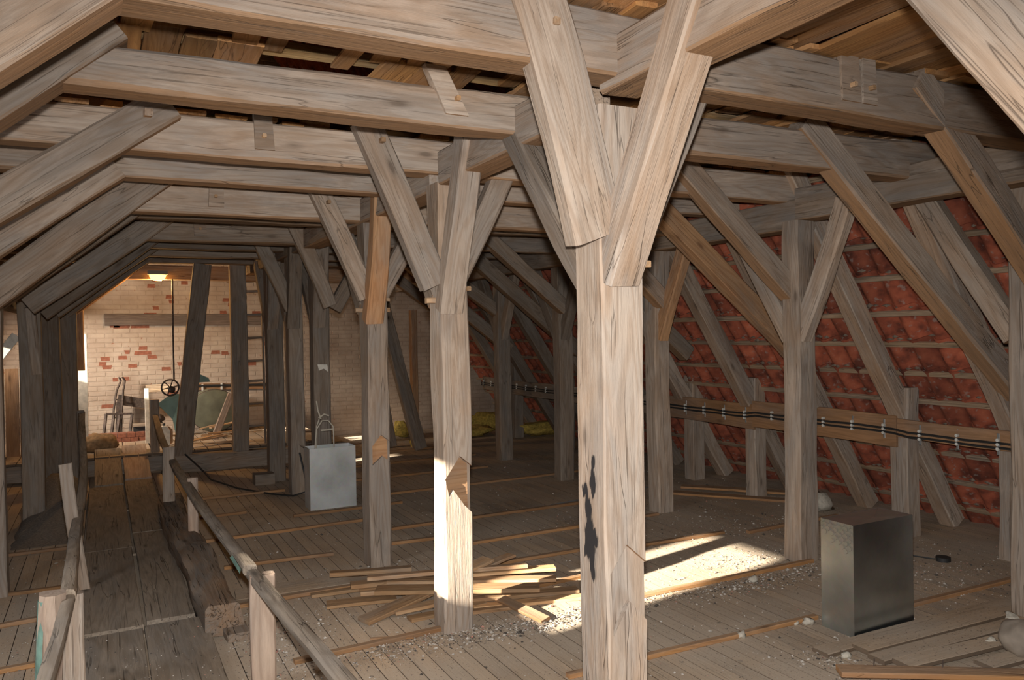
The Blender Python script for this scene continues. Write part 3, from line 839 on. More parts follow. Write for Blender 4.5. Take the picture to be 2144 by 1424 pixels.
# ------------------------------------------------------------------ right post row with braces
QP = 'posts of the right row'
random.seed(71)
Q = [(5.105, 5.27, 2.83, 3.0, 'pale post cut by the right edge of the view', 'timber', 'the post at the right edge'),
     (4.89, 5.09, 4.50, 4.67, 'bright yellowish post left of the closed metal box', 'timber', 'the yellowish post'),
     (5.0, 5.19, 6.44, 6.62, 'rust-streaked post seen just right of the tar-smeared post', 'timber', 'the rust-streaked post'),
     (5.06, 5.26, 8.48, 8.66, 'dark post seen just left of the tar-smeared post', 'timber_grey', 'the dark post left of the tar-smeared one'),
     (5.12, 5.32, 10.28, 10.46, 'dark post standing left of the curved pale board', 'timber_grey', 'the dark post by the yellow wool'),
     (5.12, 5.32, 12.2, 12.38, 'far dark post in the right row near the brick wall', 'timber_grey', 'the far dark post')]
for i, (x0, x1, y0, y1, lb, mat, ph) in enumerate(Q):
    o = post(x0, x1, y0, y1, 2.74 if i < 2 else 2.69, lb, mat, wob=0.011, bend=0.015); o['group'] = QP
    xc = (x0 + x1) / 2
    zt = 2.84 if i < 2 else 2.78
    bm = 'timber' if i < 2 else ('timber_orange' if i == 2 else 'timber_grey')
    brace((xc - .02, y0 - .42, zt), (xc - .01, y0 + .05, 1.80), 0.145, 0.11, f'brace to the purlin before {ph}', bm, upv=(1, 0, 0))
    brace((xc - .02, y1 + .62, zt), (xc - .01, y1 - .03, 1.80), 0.15, 0.11, f'brace to the purlin behind {ph}', bm if i != 2 else 'timber', upv=(1, 0, 0))
    if i < 6:
        yy = (2.60, 4.57, 6.10, 8.27, 10.37, 12.4)[i]
        strut((3.78 if i else 3.72, yy + .06, 3.17), (xc - .03, max(yy + .06, y0 - .02), 2.17), 0.175, 0.13, f'short strut from the collar beam down to {ph}', 'struts of the right roof side', 'timber' if i < 3 else 'timber_grey')
# long struts of the frames between, reaching down to the low side posts
for yy, lb, mat in ((3.52, 'long brown-edged strut from the second collar beam to the low post with cable clips', 'timber'), (5.40, 'long strut with orange underside ending behind the yellowish post', 'timber_orange'),
                    (7.02, 'long dark strut behind the rust-streaked post', 'timber_grey'), (9.37, 'long dark strut crossing behind the sunlit post', 'timber_grey'), (11.5, 'long dark strut far back on the right', 'timber_grey')):
    en = (6.22, yy + .06, 1.36) if yy < 4 else (5.93, yy + .06, 1.60)
    strut((3.93, yy + .06, 3.20), en, 0.185, 0.14, lb, 'struts of the right roof side', mat)

# ------------------------------------------------------------------ right low posts and rafters
RP = 'low posts under the right rafters'
random.seed(81)
def rafx(z): return 6.29 + (1.2 - z) / 1.53
RY = [2.62, 3.62, 4.58, 5.50, 6.48, 7.62, 8.6, 9.7, 10.55, 11.6, 12.6]
RL = ['at the right edge of the view', 'behind the cable-clip post', 'over the low post right of the closed box', 'behind the yellowish post', 'over the low post left of the yellowish post',
      'over the low post right of the rust-streaked post', 'behind the rust-streaked post', 'behind the tar-smeared post', 'over the white-edged low post', 'seen right of the sunlit post', 'near the brick wall']
for y, lb in zip(RY, RL):
    beam('rafter', (rafx(0.02), y + .09, 0.02), (rafx(4.6), y + .09, 4.6), 0.15, 0.17, 'timber' if y < 8 else 'timber_grey', label='right roof rafter ' + lb, cat='rafter', group='rafters of the right roof slope', kind='thing', upv=(1, 0, 0), n=26, wob=0.01)
for x0, x1, y0, y1, top, lb, mat in (
        (6.30, 6.46, 4.56, 4.74, 1.33, 'low post right behind the closed metal box carrying the cable board', 'timber'),
        (6.36, 6.53, 6.47, 6.63, 1.33, 'low post left of the yellowish post', 'timber'),
        (6.46, 6.64, 7.62, 7.80, 1.30, 'crooked low post right of the rust-streaked post', 'timber'),
        (6.38, 6.55, 9.66, 9.84, 1.33, 'dark low post left of the tar-smeared post', 'timber_grey'),
        (6.36, 6.54, 10.52, 10.70, 1.36, 'low post with whitish rounded edge', 'timber_grey'),
        (6.40, 6.58, 12.3, 12.48, 1.36, 'far low post behind the yellow wool', 'timber_grey'),
        (6.33, 6.44, 3.66, 3.80, 1.36, 'slim low post with cable clips at the right edge', 'timber')):
    o = post(x0, x1, y0, y1, top, lb, mat); o['group'] = RP
    if y0 == 3.66:
        for zz in (0.18, 0.55, 0.86):
            c = board('cable_clip', (6.335, 3.66, zz - .012), (6.335, 3.66, zz + .012), 0.03, 0.03, 'clip', o, n=1, warp=0)
        tube('cable', [(6.33, 3.655, 0.02), (6.325, 3.65, 0.5), (6.328, 3.655, 1.0)], 0.008, 'black', o, seg=6)
    if y0 == 10.52:
        tag(tube('pale_edge_board', [(6.345, 10.5, 1.28), (6.352, 10.5, .9), (6.38, 10.49, .6), (6.385, 10.49, .3), (6.35, 10.49, 0.05)], 0.022, 'white', o, seg=6), label='curved whitish bark edge')

# left rafters, only where the slope can be glimpsed between the left posts
for k, y in enumerate((2.35, 4.9, 6.6, 8.4, 9.9, 11.0, 12.4)):
    beam('rafter', (2 * XM - rafx(0.02), y, 0.02), (2 * XM - rafx(4.2), y, 4.2), 0.15, 0.16, 'timber_grey', label='rafter of the left roof slope ' + ['beside the front opening', 'just beyond the front opening', 'level with the slim reddish post', 'in front of the sturdy left post', 'behind the sturdy left post', 'before the dark left posts', 'before the bright opening'][k],
         cat='rafter', group='rafters of the left roof slope', kind='thing', upv=(1, 0, 0))

# ------------------------------------------------------------------ loft boards over the collars
ceil = empty('ceiling', (2.0, 4.0, 3.2), 'loose brown loft boards lying over the collar beams', None, None, 'structure')
random.seed(91)
def lb(x0, x1, y0, y1, z, w, mat='ceiling_board'):
    board('board', (x0, y0, z), (x1, y1, z + random.uniform(0, .012)), w, 0.024, mat, ceil, n=5, warp=0.012)
# the bay between the first two collars, full of gaps
for x, w, t in ((0.16, .12, -.02), (0.56, .11, .02), (0.70, .085, .0), (1.02, .09, .02), (1.18, .13, .03), (1.33, .09, .03), (1.44, .09, .03), (1.86, .10, .04), (1.99, .10, .05)):
    lb(x - t, x + t, 2.55 + random.uniform(-.1, .1), 3.62 + random.uniform(0, .15), 3.19, w)
spans = [(-0.9, 1.75), (1.6, 2.75), (2.60, 3.66), (3.56, 4.78), (4.68, 5.6), (5.5, 6.4), (6.3, 7.3), (7.2, 8.55), (8.4, 10.6), (10.5, 12.6)]
for y0, y1 in spans:
    x = -0.2 if y0 != 2.60 else 2.15
    while x < 5.1:
        w = random.uniform(0.12, 0.21)
        zt = 3.195 if y0 < 4 else 3.135 if y0 < 5 else 3.115 if y0 < 6 else 3.09
        leave = 0.30 if (x < 1.9 and y0 in (3.56,)) else 0.08
        if random.random() > leave:
            dx = random.uniform(-.05, .05)
            lift = random.choice((0, 0, 0.02))
            lb(x + w / 2 - dx, x + w / 2 + dx, y0 + random.uniform(-.05, .08), y1 + random.uniform(-.1, .12), zt + lift, w)
        else:
            x += random.uniform(0.0, 0.12)
        x += w + random.uniform(0.004, 0.02)
for y in (2.98, 3.20, 3.50, 3.85, 4.3, 5.1, 5.9, 6.8, 7.9, 9.2, 11.0):
    board('board', (-0.1 + random.uniform(0, .3), y, 3.26), (random.uniform(2.3, 2.7), y + random.uniform(-.05, .05), 3.26), random.uniform(.11, .15), 0.04, 'yellow_plank', ceil, n=6, warp=0.012)
    board('board', (random.uniform(2.4, 2.9), y + .05, 3.265), (5.0, y + random.uniform(-.05, .08), 3.265), random.uniform(.12, .16), 0.03, 'yellow_plank', ceil, n=6, warp=0.01)

# ------------------------------------------------------------------ walkway
WK = 'plank pairs of the walkway'
random.seed(101)
def wplank(x0, x1, y0, y1, z0, z1, lb, mat='walk'):
    board('walkway_plank', ((x0 + x1) / 2, y0, z0), ((x0 + x1) / 2 - .01, y1, z1), x1 - x0, 0.04, mat, n=10, warp=0.005, label=lb, cat='plank', group=WK, kind='thing')
wplank(-0.185, 0.185, 2.2, 5.50, 0.03, 0.035, 'left walkway plank at the bottom edge, dusted white')
wplank(0.195, 0.56, 2.2, 5.55, 0.028, 0.032, 'right walkway plank at the bottom edge, dusted white')
wplank(-0.19, 0.18, 5.51, 7.62, 0.055, 0.05, 'left walkway plank with wavy grain beside the green post')
wplank(0.20, 0.49, 5.57, 8.15, 0.052, 0.05, 'right walkway plank lying along the rotten log')
wplank(-0.195, 0.175, 7.63, 10.9, 0.05, 0.05, 'dark left walkway plank between the far rail posts')
wplank(0.19, 0.52, 8.17, 11.2, 0.05, 0.05, 'dark right walkway plank beyond the rotten log')
wplank(-0.15, 0.17, 10.92, 12.45, 0.07, 0.32, 'sloping left plank at the far end of the walkway')
wplank(0.19, 0.50, 11.22, 12.5, 0.07, 0.34, 'pale sloping right plank at the far end of the walkway', 'pine')
for yy in (3.1, 5.52, 7.62, 9.6):
    board('walkway_bearer', (-0.2, yy, 0.012), (0.5, yy, 0.012), 0.10, 0.02, 'walk', label='bearer under the walkway planks ' + {3.1: 'at the bottom edge', 5.52: 'by the end of the log', 7.62: 'by the far right rail post', 9.6: 'in the dark far part'}[yy], cat='bearer', kind='thing')
lg = beam('rotten_log', (0.625, 5.22, 0.115), (0.56, 9.1, 0.125), 0.23, 0.21, 'log', label='heavy rotten log lying along the right side of the walkway', cat='log', kind='thing', n=30, wob=0.035, cham=0.045, bend=0.012)
board('rotten_end', (0.70, 5.10, 0.03), (0.70, 5.30, 0.035), 0.14, 0.05, 'log', lg, n=3, warp=0.02, label='crumbling orange rotten end')

# ------------------------------------------------------------------ handrails
random.seed(111)
def rpost(x, y, h, w, d, lb, mat='pine', xt=None):
    return beam('rail_post', (x, y, 0), (x if xt is None else xt, y, h), d, w, mat, upv=(1, 0, 0), label=lb, cat='rail post', kind='thing', n=6, wob=0.004)
rp = rpost(0.72, 4.36, 0.62, 0.125, 0.075, 'short stout rail post in the foreground right of the walkway')
rpost(0.645, 7.30, 0.68, 0.085, 0.06, 'slim pale rail post beside the rotten log')
rpost(0.555, 8.70, 0.78, 0.11, 0.06, 'rail post with reddish stain behind the slim pale one', 'timber')
rpost(0.60, 12.15, 1.02, 0.12, 0.10, 'dark rail post at the far end of the walkway', 'timber_grey')
lp = beam('rail_post', (-0.29, 4.45, 0), (-0.255, 4.45, 0.655), 0.115, 0.115, 'pine', upv=(1, 0, 0), label='rounded rail post with flaking green paint, left of the walkway', cat='rail post', kind='thing', n=8, cham=0.04)
v, f = tube_geo([(-0.29, 4.45, 0.0), (-0.256, 4.45, 0.62)], 0.063, 14)
# the green paint is left on one half of the round post
gv, gf = [], []
for i, (px_, pz) in enumerate(((-0.29, 0.0), (-0.256, 0.63))):
    for k in range(9):
        a = math.radians(120 + 15 * k)
        gv.append((px_ + 0.062 * math.cos(a), 4.45 + 0.062 * math.sin(a), pz))
for k in range(8):
    gf.append((k, k + 1, k + 10, k + 9))
tag(mesh('paint_coat', gv, [tuple(reversed(q)) for q in gf], M['green'], None, lp, smooth=60), label='flaking green paint')
rpost(-0.175, 4.62, 0.59, 0.10, 0.045, 'flat brown rail post board behind the green-painted post', 'timber')
rpost(-0.165, 6.5, 1.0, 0.085, 0.035, 'leaning lath post of the left handrail', 'timber', xt=-0.275)
rpost(-0.26, 9.95, 1.10, 0.07, 0.06, 'far dark post of the left handrail', 'timber_grey')

def rail(pts, w, h, lb, mat='rail', sub=6, w2=None):
    """a long bent pole, squared: swept rectangle with waney corners"""
    P = [Vector(p) for p in pts]
    Q_ = []
    for i in range(len(P) - 1):
        p0 = P[max(i - 1, 0)]; p1 = P[i]; p2 = P[i + 1]; p3 = P[min(i + 2, len(P) - 1)]
        for k in range(sub):
            t = k / sub
            Q_.append(0.5 * ((2 * p1) + (p2 - p0) * t + (2 * p0 - 5 * p1 + 4 * p2 - p3) * t * t + (3 * p1 - p0 - 3 * p2 + p3) * t ** 3))
    Q_.append(P[-1])
    V, F = [], []
    org = Q_[0]
    ax = (Q_[-1] - Q_[0]).normalized()
    mw, L = frame(Q_[0], Q_[-1])
    inv = mw.inverted()
    s = random.random() * 50
    for i, p in enumerate(Q_):
        d = (Q_[min(i + 1, len(Q_) - 1)] - Q_[max(i - 1, 0)]).normalized()
        y = Vector((0, 0, 1)).cross(d).normalized(); z = d.cross(y)
        for k in range(10):
            a = 2 * math.pi * (k + .5) / 10
            ca, sa = math.cos(a), math.sin(a)
            e = 0.55
            px = math.copysign(abs(ca) ** e, ca) * w / 2; pz = math.copysign(abs(sa) ** e, sa) * h / 2
            j = 1 + 0.14 * noise.noise((s + i * .35, ca, sa))
            V.append(inv @ (p + y * px * j + z * pz * j))
    n = len(Q_)
    for i in range(n - 1):
        for k in range(10):
            a, b_ = i * 10 + k, i * 10 + (k + 1) % 10
            F.append((a, b_, b_ + 10, a + 10))
    F.append(tuple(reversed(range(10)))); F.append(tuple(range((n - 1) * 10, n * 10)))
    return tag(mesh('handrail', V, F, M[mat], mw, smooth=45), lb, 'handrail', 'handrails of the walkway', 'thing')
r1 = rail([(0.60, 12.2, .80), (0.585, 10.2, .66), (0.585, 8.7, .63), (0.60, 7.2, .625), (0.635, 5.8, .615), (0.675, 4.45, .625)], 0.075, 0.055, 'long right handrail pole with pale worn stretch and green paint flake')
tag(mesh('paint_flake', [(0.634, 4.85, .60), (0.640, 4.50, .596), (0.641, 4.47, .63), (0.636, 4.75, .638)], [(0, 1, 2, 3)], M['green'], Matrix.Translation((-0.012, 0, 0)), r1), label='green paint flake')
r2 = rail([(0.685, 4.55, .60), (0.715, 3.9, .60), (0.755, 3.1, .60), (0.80, 2.2, .60)], 0.075, 0.055, 'squared right handrail running out at the bottom edge')
r3 = rail([(-0.25, 10.0, 1.06), (-0.235, 9.3, .92), (-0.205, 8.4, .74), (-0.195, 7.6, .64), (-0.205, 6.9, .57), (-0.205, 6.1, .585), (-0.20, 5.3, .60), (-0.19, 4.50, .615)], 0.07, 0.07, 'crooked left handrail pole made of a bent branch')
r4 = rail([(-0.185, 4.62, .60), (-0.205, 4.0, .60), (-0.24, 3.2, .60), (-0.275, 2.3, .60)], 0.06, 0.05, 'squared left handrail in the foreground, ending at the green-painted post')

# ------------------------------------------------------------------ laths lying across the floor
random.seed(121)
LA = 'laths nailed across the floor boards'
for x0, x1, y, lb in ((2.2, 4.05, 3.66, 'running from the tar-smeared post to the closed box'), (3.3, 5.0, 4.50, 'ending at the foot of the yellowish post'), (0.74, 1.62, 5.74, 'left of the plank pile, behind the stout rail post'),
                      (0.93, 1.95, 4.60, 'in the rubble left of the sunlit post'), (2.1, 3.3, 5.05, 'under the right part of the plank pile'), (2.75, 4.95, 6.38, 'ending at the rust-streaked post'),
                      (0.78, 2.3, 7.72, 'passing in front of the open box'), (1.70, 2.9, 8.30, 'at the front foot of the open box'), (-0.9, -0.28, 8.15, 'in front of the sturdy left post'), (-0.68, -0.26, 6.15, 'left of the leaning lath post'),
                      (-0.72, -0.25, 6.9, 'at the slim reddish post'), (0.9, 1.9, 9.75, 'left of the open box in the dark'), (2.6, 5.6, 8.85, 'behind the sunlit post in the dark'), (2.2, 4.9, 7.25, 'crossing behind the sunlit post'),
                      (2.15, 4.0, 5.72, 'just behind the plank pile'), (3.6, 5.0, 5.55, 'left of the yellowish post, further back'), (2.4, 4.7, 9.9, 'far back behind the sunlit post'), (2.3, 5.0, 10.9, 'faint and far back in the dark'), (2.2, 2.7, 6.75, 'right of the scarfed post foot'),
                      (0.82, 1.7, 6.75, 'beyond the slim pale rail post'), (0.78, 1.3, 8.75, 'beside the reddish rail post'), (4.7, 6.3, 3.45, 'right of the closed box'), (5.2, 6.4, 5.4, 'behind the yellowish post'), (-0.9, -0.3, 5.3, 'left of the green-painted post'), (-0.85, -0.3, 4.9, 'left of the green-painted post, the nearer one'), (2.1, 5.2, 12.0, 'before the yellow wool')):
    board('floor_lath', (x0, y, 0.013), (x1, y + random.uniform(-.06, .06), 0.013), 0.045, 0.028, 'lath', n=6, warp=0.004, label='orange-edged lath across the floor boards, ' + lb, cat='lath', group=LA, kind='thing')
# pale thin rod on the far floor
tube('thin_rod', [(4.25, 7.35, 0.008), (6.0, 7.6, 0.008)], 0.008, 'strap_metal', label='thin pale rod on the floor behind the rust-streaked post', cat='rod', kind='thing', seg=6)

# ------------------------------------------------------------------ galvanised boxes
def metal_box(x0, x1, y0, y1, h, mat, top, lb):
    e = empty('metal_box', ((x0 + x1) / 2, (y0 + y1) / 2, 0), lb, 'box', 'galvanised sheet boxes')
    t = 0.006
    for nm, (a, b_, c, d) in (('front_panel', (x0, x1, y0, y0 + t)), ('rear_panel', (x0, x1, y1 - t, y1)), ('side_panel', (x0, x0 + t, y0 + t, y1 - t)), ('side_panel', (x1 - t, x1, y0 + t, y1 - t))):
        v, f = boxmesh(a, b_, c, d, 0.0, h)
        mesh(nm, v, f, M[mat], None, e)
    v, f = boxmesh(x0 + t, x1 - t, y0 + t, y1 - t, 0.0, 0.01)
    mesh('bottom', v, f, M[mat], None, e)
    return e
b1 = metal_box(3.985, 4.535, 3.262, 3.505, 0.685, 'zinc_dark', True, 'closed dull metal box with wire netting corner near the right edge')
v = [(3.985, 3.262, .685), (4.535, 3.262, .685), (4.535, 3.505, .685), (3.985, 3.505, .685), (4.33, 3.39, .668)]
mesh('lid', v, [(0, 1, 4), (1, 2, 4), (2, 3, 4), (3, 0, 4)], M['zinc_dark'], None, b1)
# hexagonal wire netting hanging over the left face
wv, wf = [], []
s = 0.030
for i in range(9):
    for j in range(5):
        cy_ = 3.505 - 0.01 - i * s * 0.87
        cz_ = 0.675 - j * s * 1.5 - 0.0
        if j > 1 + (9 - i) * 0 + i * 0.35: continue
        if i % 2: cz_ -= s * 0.75
        for a in range(3):
            p = Vector((3.980, cy_ + 0.5 * s * math.cos(math.radians(90 + 60 * a)), cz_ + 0.5 * s * math.sin(math.radians(90 + 60 * a))))
            q = Vector((3.980, cy_ + 0.5 * s * math.cos(math.radians(150 + 60 * a)), cz_ + 0.5 * s * math.sin(math.radians(150 + 60 * a))))
            if min(p.y, q.y) < 3.264 or max(p.z, q.z) > .684: continue
            vv, ff = tube_geo([p, q], 0.0016, 4, cap=False)
            k0 = len(wv); wv += vv; wf += [tuple(x_ + k0 for x_ in g) for g in ff]
tag(mesh('wire_netting', wv, wf, M['wire'], None, b1), label='hexagonal wire netting', kind='stuff')
b2 = metal_box(1.925, 2.43, 8.50, 8.76, 0.665, 'zinc', False, 'open metal box with cream wire stand sticking out')
v = [(1.925, 8.50, .665), (1.925, 8.76, .665), (1.865, 8.77, .70), (1.865, 8.49, .695)]
mesh('flange', v, [(0, 1, 2, 3)], M['zinc'], None, b2)
ws = empty('wire_stand', (2.12, 8.62, 0.0), 'cream wire stand with bent hook standing in the open metal box', 'wire stand')
tube('hoop', [(1.99, 8.60, 0.012), (2.0, 8.60, .55), (2.03, 8.60, .86), (2.09, 8.60, .95), (2.16, 8.60, .95), (2.215, 8.60, .88), (2.22, 8.60, .55), (2.22, 8.60, 0.012)], 0.008, 'cream', ws, seg=6)
tube('hoop', [(2.03, 8.68, 0.012), (2.035, 8.68, .55), (2.05, 8.68, .88), (2.08, 8.68, .96)], 0.007, 'cream', ws, seg=6)
tube('crossbar', [(2.075, 8.60, .845), (2.215, 8.60, .85)], 0.012, 'cream', ws, seg=6)
tube('hook', [(2.04, 8.62, 1.17), (2.055, 8.62, 1.06), (2.085, 8.62, .97)], 0.009, 'cream', ws, seg=6)
tube('hook', [(2.06, 8.62, .98), (2.12, 8.61, 1.02), (2.17, 8.60, 1.0)], 0.010, 'cream', ws, seg=6)

# ------------------------------------------------------------------ loose plank pile round the sunlit post
random.seed(131)
PL = 'loose offcut boards around the sunlit post'
def off(a, b, w, t=0.024, roll=0.0, lb='', mat='offcut'):
    board('offcut_board', a, b, w, t, mat, None, roll=roll, n=4, warp=0.004, label=lb, cat='board', group=PL, kind='thing')
off((1.45, 5.81, .115), (2.02, 5.62, .12), .11, .03, -.10, 'orange offcut board, top left end of the plank pile')
off((1.64, 5.50, .135), (2.76, 5.16, .145), .09, .028, -.1, 'long offcut board topping the plank pile behind the sunlit post')
off((1.80, 5.52, .085), (2.88, 4.93, .09), .10, .024, 0, 'dark offcut board below the topmost one')
off((1.66, 5.36, .085), (2.68, 4.82, .09), .145, .03, 0, 'wide sunlit offcut board in the middle of the plank pile')
off((1.46, 5.0, .02), (2.05, 5.22, .075), .125, .026, .05, 'broad orange offcut board slanting to the front left of the sunlit post')
off((1.68, 5.04, .028), (2.5, 5.06, .035), .10, .024, 0, 'offcut board lying under the slanting orange one')
off((1.74, 4.90, .012), (2.3, 4.93, .014), .085, .024, 0, 'lowest offcut board at the front left of the sunlit post')
off((1.33, 5.45, .012), (1.80, 5.34, .014), .135, .022, 0, 'flat brown offcut board left of the plank pile')
off((1.28, 5.70, .013), (2.1, 5.60, .03), .07, .024, 0, 'long thin offcut board left of the plank pile')
off((2.22, 5.22, .165), (2.54, 5.36, .175), .12, .022, .1, 'short sunlit offcut board on top right of the pile')
off((2.50, 5.32, .14), (2.78, 5.44, .15), .09, .022, 0, 'short greyish offcut board sticking out behind the pile')
off((2.36, 5.30, .105), (2.97, 5.10, .11), .095, .026, 0, 'offcut board with sunlit end pointing right')
off((1.99, 4.86, .013), (2.43, 4.76, .014), .06, .024, 0, 'thin offcut board in the rubble right of the sunlit post')
off((2.40, 4.90, .035), (2.50, 4.42, .018), .075, .022, .2, 'reddish offcut board slanting towards the sun patch', 'lath')
off((2.2, 5.02, .03), (2.98, 4.80, .03), .10, .026, 0, 'shaded offcut board on the right of the pile')
off((2.2, 4.90, .013), (3.02, 4.68, .013), .09, .022, 0, 'lowest offcut board on the right of the pile')
off((1.9, 5.30, .05), (2.75, 5.02, .052), .11, .026, 0, 'hidden offcut board in the middle of the pile')
off((1.55, 5.62, .065), (2.4, 5.45, .07), .10, .03, 0, 'offcut board bearing the top left end of the pile')
off((1.6, 5.55, .028), (2.6, 5.32, .03), .12, .03, 0, 'offcut board at the bottom back of the pile')
off((1.42, 4.72, .008), (1.66, 4.60, .008), .03, .01, 0, 'thin dark splinter of wood left of the sunlit post', 'lath')

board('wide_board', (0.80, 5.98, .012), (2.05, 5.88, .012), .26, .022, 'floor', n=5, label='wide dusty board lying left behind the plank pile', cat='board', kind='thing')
for k, (a, b_, lb_) in enumerate((((6.0, 7.30, .03), (6.9, 6.2, .03), 'brown-edged board on the floor behind the yellowish post, upper of the two'), ((5.75, 7.15, .013), (6.6, 6.05, .013), 'brown-edged board on the floor behind the yellowish post, lower of the two'))):
    board('loose_board', a, b_, .14, .026, 'lath', n=5, label=lb_, cat='board', kind='thing')
# ------------------------------------------------------------------ boards in the lower right corner
random.seed(141)
FB = 'floor boards stacked in the lower right corner'
for k, (a, b_, w, lb) in enumerate((((3.62, 3.20, .012), (5.9, 3.13, .012), .115, 'loose board directly before the closed box'), ((3.82, 3.09, .030), (5.95, 2.99, .034), .12, 'loose board with orange sawn end before the closed box'),
                                     ((3.80, 2.97, .020), (5.9, 2.85, .022), .115, 'loose board third from the closed box'), ((3.84, 2.84, .03), (5.8, 2.66, .034), .125, 'loose board with dark gap below it'),
                                     ((4.25, 2.64, .012), (5.8, 2.47, .012), .12, 'loose board by the rounded stone'))):
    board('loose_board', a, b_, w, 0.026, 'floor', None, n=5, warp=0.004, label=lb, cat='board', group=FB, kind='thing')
nb = board('nailed_board', (3.43, 2.91, .058), (4.75, 2.03, .058), 0.105, 0.03, 'lath', None, n=6, warp=0.004, label='brown board with upright rusty nails at the bottom right corner', cat='board', kind='thing')
for t in (0.12, 0.34, 0.62):
    p = Vector((3.43, 2.91, .07)).lerp(Vector((4.75, 2.03, .07)), t) + Vector((.02, .03, 0))
    tube('nail', [p, p + Vector((.006, 0, .045))], 0.0028, 'iron', nb, seg=5)
# rounded stone
def lump(name, c, r, mat, amp=0.15, seg=(14, 9), squash=(1, 1, 1), seed=1.0, parent=None):
    V, F = [], []
    nu, nv = seg
    V.append((0, 0, -r * squash[2]))
    for j in range(1, nv):
        ph = -math.pi / 2 + math.pi * j / nv
        for i in range(nu):
            th = 2 * math.pi * i / nu
            d = Vector((math.cos(ph) * math.cos(th), math.cos(ph) * math.sin(th), math.sin(ph)))
            rr = r * (1 + amp * noise.noise(d * 1.7 + Vector((seed, seed * 2, 0))))
            V.append((d.x * rr * squash[0], d.y * rr * squash[1], d.z * rr * squash[2]))
    V.append((0, 0, r * squash[2]))
    for i in range(nu):
        F.append((0, 1 + (i + 1) % nu, 1 + i))
        for j in range(nv - 2):
            a, b_ = 1 + j * nu + i, 1 + j * nu + (i + 1) % nu
            F.append((a, b_, b_ + nu, a + nu))
        F.append((len(V) - 1, 1 + (nv - 2) * nu + i, 1 + (nv - 2) * nu + (i + 1) % nu))
    return mesh(name, V, F, M[mat], Matrix.Translation(c), parent, smooth=180)
tag(lump('rounded_stone', (4.58, 2.62, 0.11), 0.115, 'stone', 0.2, (20, 12), (1.1, 1.0, .9), 4.0), 'rounded grey stone at the right edge before the loose boards', 'stone', None, 'thing')

# ------------------------------------------------------------------ cable boards with cables and clips
random.seed(151)
def cable_board(y0, y1, z0, z1, x, mat, lb, cz, clips, cdir=None):
    o = board('cable_board', (x, y0, (z0 + z1) / 2), (x, y1, (z0 + z1) / 2 + .01), 0.026, z1 - z0, mat, n=10, warp=0.012, label=lb, cat='board', group='boards carrying the black cables', kind='thing')
    return o
CB = [(4.66, 6.42, .79, 1.075, 6.282, 'tray', 'brown cable board right of the yellowish post'), (6.44, 8.12, .765, 1.035, 6.322, 'tray', 'brown cable board left of the yellowish post'),
      (3.62, 4.64, .885, 1.045, 6.262, 'tray', 'narrow dusty cable board at the right edge'), (8.14, 10.5, .775, 1.02, 6.32, 'timber_grey', 'dark cable board left of the tar-smeared post'), (10.52, 13.4, .80, 1.04, 6.315, 'timber_grey', 'dark cable board far back right of the sunlit post')]
objs = [cable_board(*c, None, None) for c in CB]
for c, o in zip(CB, objs):
    y = c[0] + 0.12
    while y < c[1] - 0.05:
        zc = (c[2] + c[3]) / 2 + .02 * (c[0] > 4.6) - (.03 if c[0] < 4.6 else 0)
        board('clip_rail', (c[4] - .017, y, zc - .085), (c[4] - .017, y, zc + .085), 0.022, 0.006, 'strap_metal', o, upv=(1, 0, 0), n=1, warp=0)
        V, F = combine([tube_geo([(c[4] - .03, y - .012, zc + dz), (c[4] - .055, y - .012, zc + dz)], 0.014, 6) for dz in (-.035, 0, .035)])
        tag(mesh('cable_clip', V, F, M['clip'], None, o), kind='stuff')
        y += 0.335
cb = empty('power_cables', (6.25, 8.0, 0.92), 'black power cables clipped along the brown boards', 'cable')
for k, dz in enumerate((.018, -.018)):
    pts = []
    for i in range(60):
        y = 3.5 + i * 9.9 / 59
        zc = (.945 if y > 4.62 else .925) + (0.0 if y < 6.4 else -.025)
        xx = 6.232 if y < 4.62 else 6.25 if y < 6.4 else 6.285
        pts.append((xx - .008, y, zc + dz * 1.0 + .003 * math.sin(y * 9 + k)))
    tube('cable', pts, 0.011, 'black', cb, seg=6)

# ------------------------------------------------------------------ the far end by the brick wall
random.seed(161)
pf = empty('far_platform', (0.8, 13.2, 0.2), 'raised plank platform before the brick wall', 'platform')
x = -1.6
while x < 3.0:
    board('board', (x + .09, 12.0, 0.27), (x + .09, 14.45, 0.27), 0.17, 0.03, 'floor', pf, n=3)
    x += 0.18
for yy in (12.15, 14.2):
    beam('joist', (-1.6, yy, 0.13), (3.0, yy, 0.13), 0.12, 0.22, 'timber_grey', pf)
beam('sill_beam', (0.75, 11.90, 0.13), (3.2, 11.86, 0.13), 0.20, 0.24, 'timber_grey', label='heavy dark sill beam under the slanted strut', cat='beam', kind='thing', wob=0.015)
brace((0.93, 11.86, 0.24), (1.22, 11.62, 2.90), 0.23, 0.14, 'slanted dark timber leaning right before the brick wall', 'timber_grey')
post(1.60, 1.82, 11.82, 11.98, 2.92, 'upright dark timber between the slanted one and the ladder', 'timber_grey', z0=0.24)
post(2.38, 2.52, 11.9, 12.05, 2.9, 'dark post far back left of the cracked post', 'timber_grey')
post(2.62, 2.82, 13.0, 13.2, 2.9, 'far dark post seen between the cracked post and the open-box post', 'timber_grey')
beam('stub_block', (1.64, 10.36, 0.07), (1.88, 10.36, 0.07), 0.22, 0.14, 'timber_grey', label='stub timber block at the foot of the dark post by the ladder', cat='block', kind='thing', n=3)
for a, b_, w, lb in (((3.86, 12.0, 2.6), (4.50, 12.0, 0.02), .20, 'inclined dark timber between the scarfed and the sunlit post'), ((3.72, 12.5, 2.6), (4.18, 12.5, 0.02), .18, 'second inclined dark timber behind the scarfed post')):
    brace(a, b_, w, 0.14, lb, 'timber_grey')
